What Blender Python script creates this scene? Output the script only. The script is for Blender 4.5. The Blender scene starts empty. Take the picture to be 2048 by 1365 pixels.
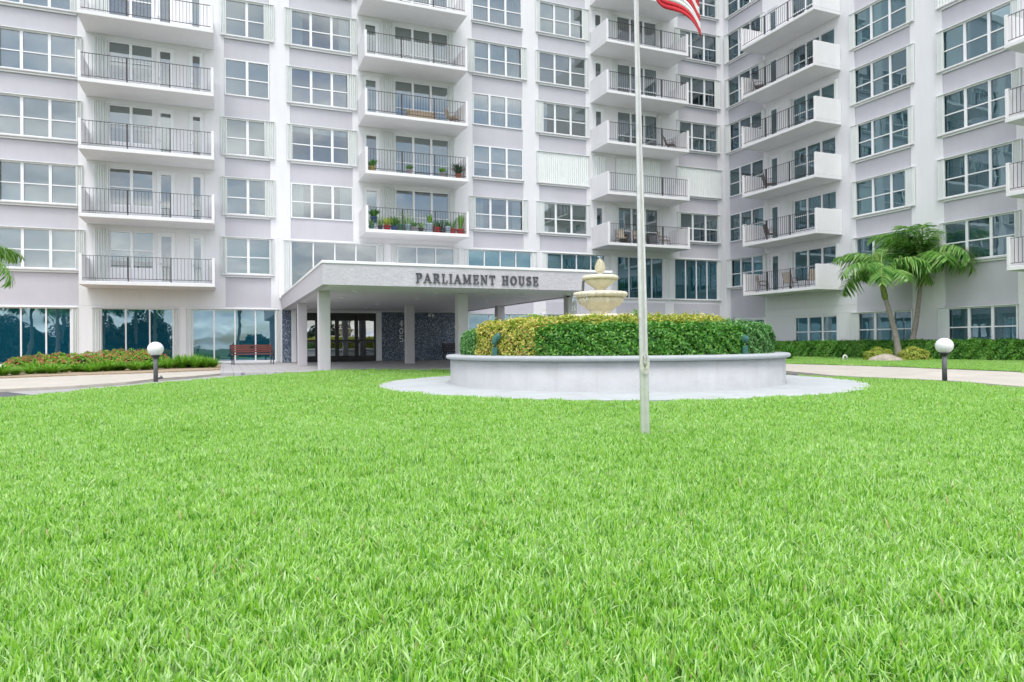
import bpy, math, random
import numpy as np
from mathutils import Matrix, Vector
random.seed(7)
RNG = np.random.default_rng(7)
SC = bpy.context.scene
COL = SC.collection

# ------------------------------------------------------------------ camera
YAW, PITCH, ROLL = math.radians(22.56), math.radians(0.229), math.radians(-0.486)
EYE = 0.8
Fv = Vector((math.sin(YAW)*math.cos(PITCH), math.cos(YAW)*math.cos(PITCH), math.sin(PITCH)))
R0 = Vector((math.cos(YAW), -math.sin(YAW), 0.0))
U0 = R0.cross(Fv)
Rv = R0*math.cos(ROLL) + U0*math.sin(ROLL)
Uv = U0*math.cos(ROLL) - R0*math.sin(ROLL)
cam_d = bpy.data.cameras.new('camera')
cam = bpy.data.objects.new('camera', cam_d)
COL.objects.link(cam)
cam_d.sensor_width = 36.0
cam_d.sensor_fit = 'HORIZONTAL'
cam_d.lens = 36.0*1391.5/2048.0
cam_d.clip_start = 0.05
cam_d.clip_end = 3000.0
cam.matrix_world = Matrix(((Rv.x, Uv.x, -Fv.x, 0), (Rv.y, Uv.y, -Fv.y, 0), (Rv.z, Uv.z, -Fv.z, EYE), (0, 0, 0, 1)))
SC.camera = cam

# ------------------------------------------------------------------ sky, sun, exposure
SUN_EL, SUN_AZ = math.radians(62), math.radians(205)      # azimuth from +Y, clockwise
world = bpy.data.worlds.new('World')
SC.world = world
world.use_nodes = True
wn, wl = world.node_tree.nodes, world.node_tree.links
wn.clear()
w_out = wn.new('ShaderNodeOutputWorld')
w_bg = wn.new('ShaderNodeBackground')
w_bg.inputs['Strength'].default_value = 0.15
w_sky = wn.new('ShaderNodeTexSky')
w_sky.sky_type = 'NISHITA'
w_sky.sun_disc = False
w_sky.sun_elevation = SUN_EL
w_sky.sun_rotation = SUN_AZ
w_sky.air_density = 1.0
w_sky.dust_density = 1.5
w_tc = wn.new('ShaderNodeTexCoord')
w_sep = wn.new('ShaderNodeSeparateXYZ')
wl.new(w_tc.outputs['Generated'], w_sep.inputs[0])
def wmath(op, a, b):
    n = wn.new('ShaderNodeMath'); n.operation = op
    for i, x in enumerate((a, b)):
        if isinstance(x, (int, float)): n.inputs[i].default_value = x
        else: wl.new(x, n.inputs[i])
    return n.outputs[0]
zz = wmath('ADD', wmath('MAXIMUM', w_sep.outputs[2], 0.0), 0.22)
w_cmb = wn.new('ShaderNodeCombineXYZ')
wl.new(wmath('DIVIDE', w_sep.outputs[0], zz), w_cmb.inputs[0])
wl.new(wmath('DIVIDE', w_sep.outputs[1], zz), w_cmb.inputs[1])
w_noise = wn.new('ShaderNodeTexNoise')
w_noise.inputs['Scale'].default_value = 1.7
w_noise.inputs['Detail'].default_value = 7
w_noise.inputs['Roughness'].default_value = 0.58
w_noise.inputs['Distortion'].default_value = 0.5
wl.new(w_cmb.outputs[0], w_noise.inputs['Vector'])
w_ramp = wn.new('ShaderNodeValToRGB')
w_ramp.color_ramp.elements[0].position = 0.36
w_ramp.color_ramp.elements[1].position = 0.54
wl.new(w_noise.outputs['Fac'], w_ramp.inputs['Fac'])
w_noise2 = wn.new('ShaderNodeTexNoise')
w_noise2.inputs['Scale'].default_value = 3.3
w_noise2.inputs['Detail'].default_value = 5
wl.new(w_cmb.outputs[0], w_noise2.inputs['Vector'])
w_cr = wn.new('ShaderNodeValToRGB')
w_cr.color_ramp.elements[0].position = 0.35
w_cr.color_ramp.elements[0].color = (5.0, 5.3, 6.0, 1)
w_cr.color_ramp.elements[1].position = 0.68
w_cr.color_ramp.elements[1].color = (11.5, 11.4, 11.3, 1)
wl.new(w_noise2.outputs['Fac'], w_cr.inputs['Fac'])
w_mix = wn.new('ShaderNodeMixRGB')
wl.new(w_ramp.outputs['Color'], w_mix.inputs['Fac'])
wl.new(w_sky.outputs['Color'], w_mix.inputs['Color1'])
wl.new(w_cr.outputs['Color'], w_mix.inputs['Color2'])
wl.new(w_mix.outputs['Color'], w_bg.inputs['Color'])
wl.new(w_bg.outputs[0], w_out.inputs['Surface'])

sun_d = bpy.data.lights.new('sun', 'SUN')
sun_d.energy = 1.5
sun_d.angle = math.radians(22)
sun_d.color = (1.0, 0.965, 0.91)
sun = bpy.data.objects.new('sun', sun_d)
COL.objects.link(sun)
sdir = Vector((math.sin(SUN_AZ)*math.cos(SUN_EL), math.cos(SUN_AZ)*math.cos(SUN_EL), math.sin(SUN_EL)))
sun.rotation_euler = sdir.to_track_quat('Z', 'Y').to_euler()

SC.view_settings.view_transform = 'Standard'
SC.view_settings.look = 'None'
SC.view_settings.gamma = 1.0
SC.view_settings.use_curve_mapping = False
SC.view_settings.exposure = 0.5
SC.render.engine = 'CYCLES'
SC.cycles.use_denoising = True
SC.cycles.max_bounces = 5
SC.cycles.diffuse_bounces = 3
SC.cycles.glossy_bounces = 3
SC.cycles.transmission_bounces = 3
SC.cycles.transparent_max_bounces = 10
SC.cycles.use_adaptive_sampling = True
SC.cycles.adaptive_threshold = 0.025
SC.cycles.sample_clamp_indirect = 6.0
SC.cycles.caustics_reflective = False
SC.cycles.caustics_refractive = False

# ------------------------------------------------------------------ materials
MATS = {}
def new_mat(name):
    m = bpy.data.materials.new(name); m.use_nodes = True
    MATS[name] = m
    return m, m.node_tree.nodes, m.node_tree.links, m.node_tree.nodes['Principled BSDF']
def mat(name, col, rough=0.6, metal=0.0, var=0.06, vscale=3.0, bump=0.0, bscale=60.0, spec=0.5, dirt=0.0, coords='Object'):
    m, n, l, b = new_mat(name)
    b.inputs['Roughness'].default_value = rough
    b.inputs['Metallic'].default_value = metal
    b.inputs['Specular IOR Level'].default_value = spec
    tc = n.new('ShaderNodeTexCoord')
    src = tc.outputs['Object']
    if coords == 'World':
        g = n.new('ShaderNodeNewGeometry'); src = g.outputs['Position']
    no = n.new('ShaderNodeTexNoise'); no.inputs['Scale'].default_value = vscale; no.inputs['Detail'].default_value = 6
    no.inputs['Roughness'].default_value = 0.6
    l.new(src, no.inputs['Vector'])
    r = n.new('ShaderNodeValToRGB')
    r.color_ramp.elements[0].position = 0.3; r.color_ramp.elements[1].position = 0.7
    r.color_ramp.elements[0].color = tuple(max(0, c*(1-var)) for c in col)+(1,)
    r.color_ramp.elements[1].color = tuple(min(1, c*(1+var)) for c in col)+(1,)
    l.new(no.outputs['Fac'], r.inputs['Fac'])
    out = r.outputs['Color']
    if dirt > 0:
        mp = n.new('ShaderNodeMapping'); mp.inputs['Scale'].default_value = (2.6, 2.6, 0.22)
        l.new(src, mp.inputs['Vector'])
        n2 = n.new('ShaderNodeTexNoise'); n2.inputs['Scale'].default_value = 2.2; n2.inputs['Detail'].default_value = 8
        n2.inputs['Roughness'].default_value = 0.7
        l.new(mp.outputs[0], n2.inputs['Vector'])
        r2 = n.new('ShaderNodeValToRGB'); r2.color_ramp.elements[0].position = 0.5; r2.color_ramp.elements[1].position = 0.78
        l.new(n2.outputs['Fac'], r2.inputs['Fac'])
        mu = n.new('ShaderNodeMath'); mu.operation = 'MULTIPLY'; mu.inputs[1].default_value = dirt
        l.new(r2.outputs['Color'], mu.inputs[0])
        mx = n.new('ShaderNodeMixRGB'); mx.inputs['Color2'].default_value = (col[0]*0.55, col[1]*0.54, col[2]*0.5, 1)
        l.new(mu.outputs[0], mx.inputs['Fac']); l.new(out, mx.inputs['Color1'])
        out = mx.outputs['Color']
    l.new(out, b.inputs['Base Color'])
    if bump > 0:
        nb = n.new('ShaderNodeTexNoise'); nb.inputs['Scale'].default_value = bscale; nb.inputs['Detail'].default_value = 4
        l.new(src, nb.inputs['Vector'])
        bp = n.new('ShaderNodeBump'); bp.inputs['Strength'].default_value = bump; bp.inputs['Distance'].default_value = 0.02
        l.new(nb.outputs['Fac'], bp.inputs['Height']); l.new(bp.outputs[0], b.inputs['Normal'])
    return m

mat('stucco_white', (0.775, 0.775, 0.80), 0.85, var=0.025, vscale=0.7, bump=0.15, bscale=25, dirt=0.13, coords='World')
mat('stucco_grey', (0.55, 0.54, 0.59), 0.88, var=0.035, vscale=0.9, bump=0.15, bscale=25, dirt=0.10, coords='World')
mat('slab_white', (0.80, 0.795, 0.81), 0.8, var=0.03, vscale=1.2, bump=0.1, bscale=30, dirt=0.15, coords='World')
mat('frame_white', (0.84, 0.86, 0.88), 0.4, var=0.02)
mat('shutter', (0.76, 0.79, 0.785), 0.45, var=0.04, vscale=2, dirt=0.2)
mat('sill', (0.68, 0.68, 0.69), 0.7, var=0.08, vscale=6, dirt=0.5)
mat('rail_metal', (0.055, 0.05, 0.05), 0.5, var=0.1)
mat('dark_gap', (0.05, 0.05, 0.055), 0.7)
mat('interior', (0.30, 0.31, 0.33), 0.9, var=0.25, vscale=0.8, coords='World')
mat('blind_grey', (0.60, 0.60, 0.60), 0.8, var=0.08, vscale=1.1, coords='World')
mat('blind_white', (0.80, 0.79, 0.77), 0.8, var=0.05, vscale=1.0, coords='World')
mat('blind_beige', (0.58, 0.55, 0.47), 0.8, var=0.06, vscale=1.0, coords='World')
mat('curtain_blue', (0.10, 0.12, 0.22), 0.85, var=0.2, vscale=2, coords='World')
mat('canopy_stucco', (0.55, 0.535, 0.575), 0.9, var=0.06, vscale=5, bump=0.9, bscale=14, coords='World')
mat('soffit', (0.74, 0.735, 0.745), 0.55, var=0.02, vscale=1)
mat('column_paint', (0.60, 0.58, 0.605), 0.7, var=0.03, vscale=1, bump=0.1, bscale=30, coords='World')
mat('trim_white', (0.86, 0.86, 0.87), 0.5, var=0.03)
mat('letter_metal', (0.10, 0.10, 0.115), 0.45, metal=0.4, var=0.15, vscale=8)
mat('numeral', (0.9, 0.9, 0.9), 0.4)
mat('door_black', (0.012, 0.012, 0.014), 0.3, var=0.1)
mat('chrome', (0.75, 0.75, 0.75), 0.2, metal=1.0, var=0.02)
mat('pole_alu', (0.66, 0.66, 0.65), 0.30, metal=0.5, var=0.1, vscale=9, bump=0.03, bscale=200)
mat('rope', (0.62, 0.60, 0.55), 0.9)
mat('planter_wall', (0.51, 0.515, 0.535), 0.85, var=0.07, vscale=2.2, bump=0.5, bscale=14, dirt=0.2, coords='World')
mat('coping', (0.43, 0.455, 0.485), 0.8, var=0.06, vscale=4, bump=0.2, bscale=40, dirt=0.2, coords='World')
mat('pad', (0.45, 0.48, 0.49), 0.9, var=0.09, vscale=1.6, bump=0.1, bscale=50, dirt=0.2, coords='World')
mat('fountain', (0.72, 0.67, 0.52), 0.75, var=0.10, vscale=5, bump=0.25, bscale=35, dirt=0.45)
mat('concrete', (0.50, 0.465, 0.41), 0.9, var=0.09, vscale=1.2, bump=0.15, bscale=60, dirt=0.35, coords='World')
mat('concrete_apron', (0.37, 0.365, 0.365), 0.9, var=0.08, vscale=1.2, bump=0.15, bscale=60, dirt=0.3, coords='World')
mat('asphalt', (0.115, 0.115, 0.125), 0.95, var=0.15, vscale=2.0, bump=0.4, bscale=150, coords='World')
mat('soil', (0.10, 0.20, 0.035), 1.0, var=0.4, vscale=9, coords='World')
mat('mulch', (0.40, 0.31, 0.215), 1.0, var=0.5, vscale=28, bump=1.0, bscale=45, coords='World')
mat('far_ground', (0.07, 0.13, 0.035), 1.0, var=0.4, vscale=0.15, coords='World')
mat('lamp_post', (0.14, 0.14, 0.15), 0.5, metal=0.3, var=0.1, vscale=10)
mat('globe', (0.80, 0.81, 0.82), 0.25, var=0.01)
mat('spot_green', (0.035, 0.135, 0.115), 0.5, var=0.2, vscale=12)
mat('bench_red', (0.19, 0.055, 0.04), 0.45, var=0.25, vscale=12)
mat('bench_dark', (0.025, 0.012, 0.014), 0.5, var=0.2, vscale=12)
mat('iron_black', (0.02, 0.022, 0.026), 0.4, var=0.1)
mat('trunk_grey', (0.33, 0.29, 0.26), 0.9, var=0.3, vscale=14, bump=0.4, bscale=30)
mat('trunk_bark', (0.12, 0.09, 0.07), 0.95, var=0.4, vscale=10, bump=0.6, bscale=20)
mat('crownshaft', (0.20, 0.27, 0.045), 0.45, var=0.35, vscale=7)
mat('crownshaft_brown', (0.22, 0.15, 0.05), 0.55, var=0.5, vscale=9)
mat('rock', (0.42, 0.37, 0.31), 0.95, var=0.3, vscale=7, bump=0.8, bscale=12)
mat('pvc', (0.7, 0.69, 0.64), 0.5)
mat('wicker', (0.33, 0.265, 0.19), 0.8, var=0.3, vscale=40)
mat('sling_beige', (0.47, 0.41, 0.34), 0.8, var=0.1, vscale=20)
mat('chair_brown', (0.10, 0.075, 0.065), 0.5)
mat('terracotta', (0.42, 0.14, 0.07), 0.7, var=0.15)
for nm, c in (('pot_red', (0.45, 0.03, 0.03)), ('pot_blue', (0.03, 0.07, 0.30)), ('pot_green', (0.06, 0.25, 0.15)),
              ('pot_grey', (0.35, 0.34, 0.36)), ('pot_sky', (0.45, 0.58, 0.66)), ('pot_dark', (0.06, 0.06, 0.07)),
              ('pot_yellow', (0.45, 0.36, 0.08))):
    mat(nm, c, 0.35, var=0.1)
mat('cam_white', (0.75, 0.75, 0.75), 0.4)
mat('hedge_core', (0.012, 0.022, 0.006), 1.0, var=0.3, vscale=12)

def glass_mat(name, tint, refl, gloss=(0.9, 0.95, 1.0), rough=0.0, film_glow=None, film_glow_fac=0.0):
    m, n, l, b = new_mat(name)
    n.remove(b)
    o = n['Material Output']
    t = n.new('ShaderNodeBsdfTransparent'); t.inputs[0].default_value = tint+(1,)
    g = n.new('ShaderNodeBsdfGlossy'); g.inputs['Color'].default_value = gloss+(1,); g.inputs['Roughness'].default_value = rough
    lw = n.new('ShaderNodeLayerWeight'); lw.inputs['Blend'].default_value = 0.25
    mr = n.new('ShaderNodeMapRange'); mr.inputs['To Min'].default_value = refl; mr.inputs['To Max'].default_value = 0.95
    l.new(lw.outputs['Fresnel'], mr.inputs['Value'])
    # slight waviness of the sheet
    gm = n.new('ShaderNodeNewGeometry')
    no = n.new('ShaderNodeTexNoise'); no.inputs['Scale'].default_value = 1.6; no.inputs['Detail'].default_value = 1
    l.new(gm.outputs['Position'], no.inputs['Vector'])
    bp = n.new('ShaderNodeBump'); bp.inputs['Strength'].default_value = 0.06; bp.inputs['Distance'].default_value = 0.02
    l.new(no.outputs['Fac'], bp.inputs['Height']); l.new(bp.outputs[0], g.inputs['Normal'])
    mx = n.new('ShaderNodeMixShader')
    base = t.outputs[0]
    if film_glow:                                   # tinted coating, its diffuse colour stands in for missing room light
        df = n.new('ShaderNodeBsdfDiffuse'); df.inputs[0].default_value = film_glow+(1,)
        fm = n.new('ShaderNodeMixShader'); fm.inputs[0].default_value = film_glow_fac
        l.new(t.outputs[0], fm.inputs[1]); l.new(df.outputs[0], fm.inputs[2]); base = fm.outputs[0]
    l.new(mr.outputs[0], mx.inputs[0]); l.new(base, mx.inputs[1]); l.new(g.outputs[0], mx.inputs[2])
    l.new(mx.outputs[0], o.inputs['Surface'])
    return m
glass_mat('glass', (0.74, 0.81, 0.82), 0.16, (0.92, 0.94, 0.95))
glass_mat('glass_teal', (0.58, 0.74, 0.78), 0.15, (0.82, 0.95, 1.0), film_glow=(0.06, 0.20, 0.24), film_glow_fac=0.07)
glass_mat('glass_picture', (0.24, 0.52, 0.60), 0.18, (0.74, 0.94, 1.0), film_glow=(0.03, 0.20, 0.26), film_glow_fac=0.22)
glass_mat('glass_lobby', (0.16, 0.48, 0.62), 0.25, (0.72, 0.94, 1.0), film_glow=(0.008, 0.14, 0.23), film_glow_fac=0.42)
glass_mat('glass_door', (0.18, 0.18, 0.18), 0.45)
glass_mat('water', (0.92, 0.95, 0.97), 0.25)

def foliage_mat(name, cols, rough=0.45, transl=0.35, spec=0.5, world_var=0.0, wscale=0.5):
    """cols: list of (pos, rgb) over the per-leaf 'tint' attribute"""
    m, n, l, b = new_mat(name)
    o = n['Material Output']
    at = n.new('ShaderNodeAttribute'); at.attribute_name = 'tint'
    r = n.new('ShaderNodeValToRGB')
    while len(r.color_ramp.elements) < len(cols): r.color_ramp.elements.new(0.5)
    for e, (p, c) in zip(r.color_ramp.elements, cols):
        e.position = p; e.color = c+(1,)
    src = at.outputs['Fac']
    if world_var > 0:
        g = n.new('ShaderNodeNewGeometry')
        no = n.new('ShaderNodeTexNoise'); no.inputs['Scale'].default_value = wscale; no.inputs['Detail'].default_value = 4
        l.new(g.outputs['Position'], no.inputs['Vector'])
        ma = n.new('ShaderNodeMath'); ma.operation = 'MULTIPLY_ADD'
        ma.inputs[1].default_value = world_var*2; ma.inputs[2].default_value = -world_var
        l.new(no.outputs['Fac'], ma.inputs[0])
        ad = n.new('ShaderNodeMath'); ad.operation = 'ADD'; ad.use_clamp = True
        l.new(ma.outputs[0], ad.inputs[0]); l.new(src, ad.inputs[1])
        src = ad.outputs[0]
    l.new(src, r.inputs['Fac'])
    l.new(r.outputs['Color'], b.inputs['Base Color'])
    b.inputs['Roughness'].default_value = rough
    b.inputs['Specular IOR Level'].default_value = spec
    tr = n.new('ShaderNodeBsdfTranslucent')
    l.new(r.outputs['Color'], tr.inputs['Color'])
    mx = n.new('ShaderNodeMixShader'); mx.inputs[0].default_value = transl
    l.new(b.outputs[0], mx.inputs[1]); l.new(tr.outputs[0], mx.inputs[2])
    l.new(mx.outputs[0], o.inputs['Surface'])
    return m
foliage_mat('grass', [(0.0, (0.065, 0.29, 0.02)), (0.25, (0.29, 0.60, 0.03)), (0.5, (0.42, 0.72, 0.125)), (0.72, (0.54, 0.80, 0.30)), (0.95, (0.68, 0.85, 0.49)), (1.0, (0.58, 0.46, 0.26))],
            rough=0.40, transl=0.40, spec=0.7, world_var=0.14, wscale=0.6)
foliage_mat('leaf_green', [(0.0, (0.022, 0.11, 0.012)), (0.6, (0.075, 0.29, 0.03)), (1.0, (0.22, 0.48, 0.07))], rough=0.35, transl=0.25)
foliage_mat('leaf_bluegreen', [(0.0, (0.04, 0.15, 0.03)), (0.6, (0.12, 0.34, 0.08)), (1.0, (0.26, 0.50, 0.17))], rough=0.35, transl=0.25)
foliage_mat('leaf_yellow', [(0.0, (0.12, 0.30, 0.02)), (0.35, (0.40, 0.52, 0.06)), (0.72, (0.72, 0.66, 0.16)), (1.0, (0.80, 0.56, 0.24))], rough=0.4, transl=0.3)
foliage_mat('leaf_lime', [(0.0, (0.07, 0.24, 0.015)), (0.6, (0.20, 0.46, 0.035)), (1.0, (0.38, 0.60, 0.08))], rough=0.4, transl=0.35)
foliage_mat('leaf_palm', [(0.0, (0.05, 0.20, 0.03)), (0.5, (0.18, 0.42, 0.07)), (1.0, (0.50, 0.66, 0.26))], rough=0.38, transl=0.38)
foliage_mat('leaf_dark', [(0.0, (0.012, 0.035, 0.014)), (1.0, (0.04, 0.09, 0.03))], rough=0.5, transl=0.15)
foliage_mat('petal_red', [(0.0, (0.55, 0.12, 0.07)), (1.0, (0.76, 0.38, 0.22))], rough=0.6, transl=0.3)

# speckled mosaic cladding
m, n, l, b = new_mat('mosaic')
g = n.new('ShaderNodeNewGeometry')
vo = n.new('ShaderNodeTexVoronoi'); vo.inputs['Scale'].default_value = 38
l.new(g.outputs['Position'], vo.inputs['Vector'])
r = n.new('ShaderNodeValToRGB')
for p, c in ((0.0, (0.022, 0.038, 0.075)), (0.5, (0.055, 0.085, 0.14)), (0.8, (0.14, 0.19, 0.27)), (0.93, (0.50, 0.54, 0.60))):
    if p in (0.0, 0.5):
        e = r.color_ramp.elements[0 if p == 0 else 1]; e.position = p
    else: e = r.color_ramp.elements.new(p)
    e.color = c+(1,)
sp = n.new('ShaderNodeSeparateColor'); l.new(vo.outputs['Color'], sp.inputs[0])
l.new(sp.outputs[0], r.inputs['Fac']); l.new(r.outputs['Color'], b.inputs['Base Color'])
b.inputs['Roughness'].default_value = 0.35
bp = n.new('ShaderNodeBump'); bp.inputs['Strength'].default_value = 0.6; bp.inputs['Distance'].default_value = 0.01
l.new(vo.outputs['Distance'], bp.inputs['Height']); l.new(bp.outputs[0], b.inputs['Normal'])
# plaza pavers
m, n, l, b = new_mat('pavers')
g = n.new('ShaderNodeNewGeometry')
br = n.new('ShaderNodeTexBrick')
br.inputs['Scale'].default_value = 1.0
br.inputs['Brick Width'].default_value = 0.6; br.inputs['Row Height'].default_value = 0.3; br.inputs['Mortar Size'].default_value = 0.012
br.inputs['Color1'].default_value = (0.40, 0.395, 0.40, 1); br.inputs['Color2'].default_value = (0.47, 0.465, 0.47, 1); br.inputs['Mortar'].default_value = (0.22, 0.22, 0.22, 1)
l.new(g.outputs['Position'], br.inputs['Vector']); l.new(br.outputs['Color'], b.inputs['Base Color'])
b.inputs['Roughness'].default_value = 0.8
# flag cloth: stripes by UV-like generated attribute
m, n, l, b = new_mat('flag_red'); b.inputs['Base Color'].default_value = (0.60, 0.015, 0.03, 1); b.inputs['Roughness'].default_value = 0.7
m, n, l, b = new_mat('flag_white'); b.inputs['Base Color'].default_value = (0.80, 0.79, 0.80, 1); b.inputs['Roughness'].default_value = 0.7
m, n, l, b = new_mat('flag_blue'); b.inputs['Base Color'].default_value = (0.02, 0.03, 0.16, 1); b.inputs['Roughness'].default_value = 0.7

# ------------------------------------------------------------------ mesh helpers
class MB:
    def __init__(s): s.v = []; s.f = []; s.mi = []
    def quad(s, a, b, c, d, mi=0):
        i = len(s.v); s.v += [a, b, c, d]; s.f.append((i, i+1, i+2, i+3)); s.mi.append(mi)
    def box(s, x0, x1, y0, y1, z0, z1, mi=0):
        i = len(s.v)
        s.v += [(x0,y0,z0),(x1,y0,z0),(x1,y1,z0),(x0,y1,z0),(x0,y0,z1),(x1,y0,z1),(x1,y1,z1),(x0,y1,z1)]
        for q in ((0,3,2,1),(4,5,6,7),(0,1,5,4),(1,2,6,5),(2,3,7,6),(3,0,4,7)):
            s.f.append(tuple(i+k for k in q)); s.mi.append(mi)
    def bbox(s, x0, x1, y0, y1, z0, z1, c=0.01, mi=0):
        """box with chamfered edges (in all three directions)"""
        c = min(c, (x1-x0)*0.45, (y1-y0)*0.45, (z1-z0)*0.45)
        i = len(s.v)
        xs, ys, zs = (x0, x0+c, x1-c, x1), (y0, y0+c, y1-c, y1), (z0, z0+c, z1-c, z1)
        idx = {}
        def V(a, b_, c_):
            k = (a, b_, c_)
            if k not in idx: idx[k] = len(s.v); s.v.append((xs[a], ys[b_], zs[c_]))
            return idx[k]
        F = []
        F.append([V(1,0,1),V(2,0,1),V(2,0,2),V(1,0,2)]); F.append([V(2,3,1),V(1,3,1),V(1,3,2),V(2,3,2)])
        F.append([V(3,1,1),V(3,2,1),V(3,2,2),V(3,1,2)]); F.append([V(0,2,1),V(0,1,1),V(0,1,2),V(0,2,2)])
        F.append([V(1,1,3),V(2,1,3),V(2,2,3),V(1,2,3)]); F.append([V(1,2,0),V(2,2,0),V(2,1,0),V(1,1,0)])
        F += [[V(2,0,1),V(3,1,1),V(3,1,2),V(2,0,2)],[V(0,1,1),V(1,0,1),V(1,0,2),V(0,1,2)],[V(3,2,1),V(2,3,1),V(2,3,2),V(3,2,2)],[V(1,3,1),V(0,2,1),V(0,2,2),V(1,3,2)]]
        F += [[V(1,0,2),V(2,0,2),V(2,1,3),V(1,1,3)],[V(2,3,2),V(1,3,2),V(1,2,3),V(2,2,3)],[V(3,1,2),V(3,2,2),V(2,2,3),V(2,1,3)],[V(0,2,2),V(0,1,2),V(1,1,3),V(1,2,3)]]
        F += [[V(2,0,1),V(1,0,1),V(1,1,0),V(2,1,0)],[V(1,3,1),V(2,3,1),V(2,2,0),V(1,2,0)],[V(3,2,1),V(3,1,1),V(2,1,0),V(2,2,0)],[V(0,1,1),V(0,2,1),V(1,2,0),V(1,1,0)]]
        F += [[V(2,0,2),V(3,1,2),V(2,1,3)],[V(0,1,2),V(1,0,2),V(1,1,3)],[V(3,2,2),V(2,3,2),V(2,2,3)],[V(1,3,2),V(0,2,2),V(1,2,3)]]
        F += [[V(3,1,1),V(2,0,1),V(2,1,0)],[V(1,0,1),V(0,1,1),V(1,1,0)],[V(2,3,1),V(3,2,1),V(2,2,0)],[V(0,2,1),V(1,3,1),V(1,2,0)]]
        for q in F: s.f.append(tuple(q)); s.mi.append(mi)
    def tube(s, pts, rad, n=8, caps=True, mi=0):
        pts = [Vector(p) for p in pts]
        if not hasattr(rad, '__len__'): rad = [rad]*len(pts)
        base = len(s.v); prev = None
        for k, p in enumerate(pts):
            t = (pts[min(k+1, len(pts)-1)]-pts[max(k-1, 0)]).normalized()
            if prev is None:
                up = Vector((0,0,1)) if abs(t.z) < 0.9 else Vector((1,0,0))
                a = t.cross(up).normalized()
            else:
                a = (prev - t*prev.dot(t)).normalized()
            prev = a; b_ = t.cross(a)
            for j in range(n):
                an = 2*math.pi*j/n
                q = p + (a*math.cos(an)+b_*math.sin(an))*rad[k]
                s.v.append(tuple(q))
        for k in range(len(pts)-1):
            for j in range(n):
                s.f.append((base+k*n+j, base+k*n+(j+1)%n, base+(k+1)*n+(j+1)%n, base+(k+1)*n+j)); s.mi.append(mi)
        if caps:
            s.f.append(tuple(base+j for j in range(n))[::-1]); s.mi.append(mi)
            e = base+(len(pts)-1)*n
            s.f.append(tuple(e+j for j in range(n))); s.mi.append(mi)
    def lathe(s, prof, n=32, cx=0, cy=0, wob=None, mi=0):
        base = len(s.v)
        for (r_, z_) in prof:
            for j in range(n):
                a = 2*math.pi*j/n
                rr, zz_ = (r_, z_) if wob is None else wob(r_, z_, a)
                s.v.append((cx+rr*math.cos(a), cy+rr*math.sin(a), zz_))
        for k in range(len(prof)-1):
            for j in range(n):
                s.f.append((base+k*n+j, base+k*n+(j+1)%n, base+(k+1)*n+(j+1)%n, base+(k+1)*n+j)); s.mi.append(mi)
    def poly_prism(s, pts, z0, z1, mi=0):
        base = len(s.v); n = len(pts)
        s.v += [(x, y, z0) for x, y in pts]+[(x, y, z1) for x, y in pts]
        s.f.append(tuple(base+i for i in range(n))[::-1]); s.mi.append(mi)
        s.f.append(tuple(base+n+i for i in range(n))); s.mi.append(mi)
        for i in range(n):
            j = (i+1) % n
            s.f.append((base+i, base+j, base+n+j, base+n+i)); s.mi.append(mi)
    def mesh(s, name, mats, smooth=False):
        me = bpy.data.meshes.new(name)
        me.from_pydata(s.v, [], s.f)
        for mname in ([mats] if isinstance(mats, str) else mats): me.materials.append(MATS[mname])
        if any(s.mi): me.polygons.foreach_set('material_index', s.mi)
        if smooth: me.polygons.foreach_set('use_smooth', [len(f) <= 4 for f in s.f])
        me.update()
        return me

def link(name, me, parent=None, loc=(0,0,0), rz=0.0):
    o = bpy.data.objects.new(name, me); COL.objects.link(o)
    o.parent = parent; o.location = loc
    if rz: o.rotation_euler = (0, 0, rz)
    return o
def empty(name, loc=(0,0,0), rz=0.0):
    o = bpy.data.objects.new(name, None); COL.objects.link(o)
    o.location = loc; o.rotation_euler = (0, 0, rz); o.empty_display_size = 0.2
    return o
def tag(o, label=None, cat=None, group=None, kind=None):
    if label: o['label'] = label
    if cat: o['category'] = cat
    if group: o['group'] = group
    if kind: o['kind'] = kind
    return o
def copy_tree(o, parent=None):
    c = o.copy(); COL.objects.link(c); c.parent = parent
    for ch in o.children:
        copy_tree(ch, c)
    return c
MC = {}
def cached(key, fn):
    if key not in MC: MC[key] = fn()
    return MC[key]

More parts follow.
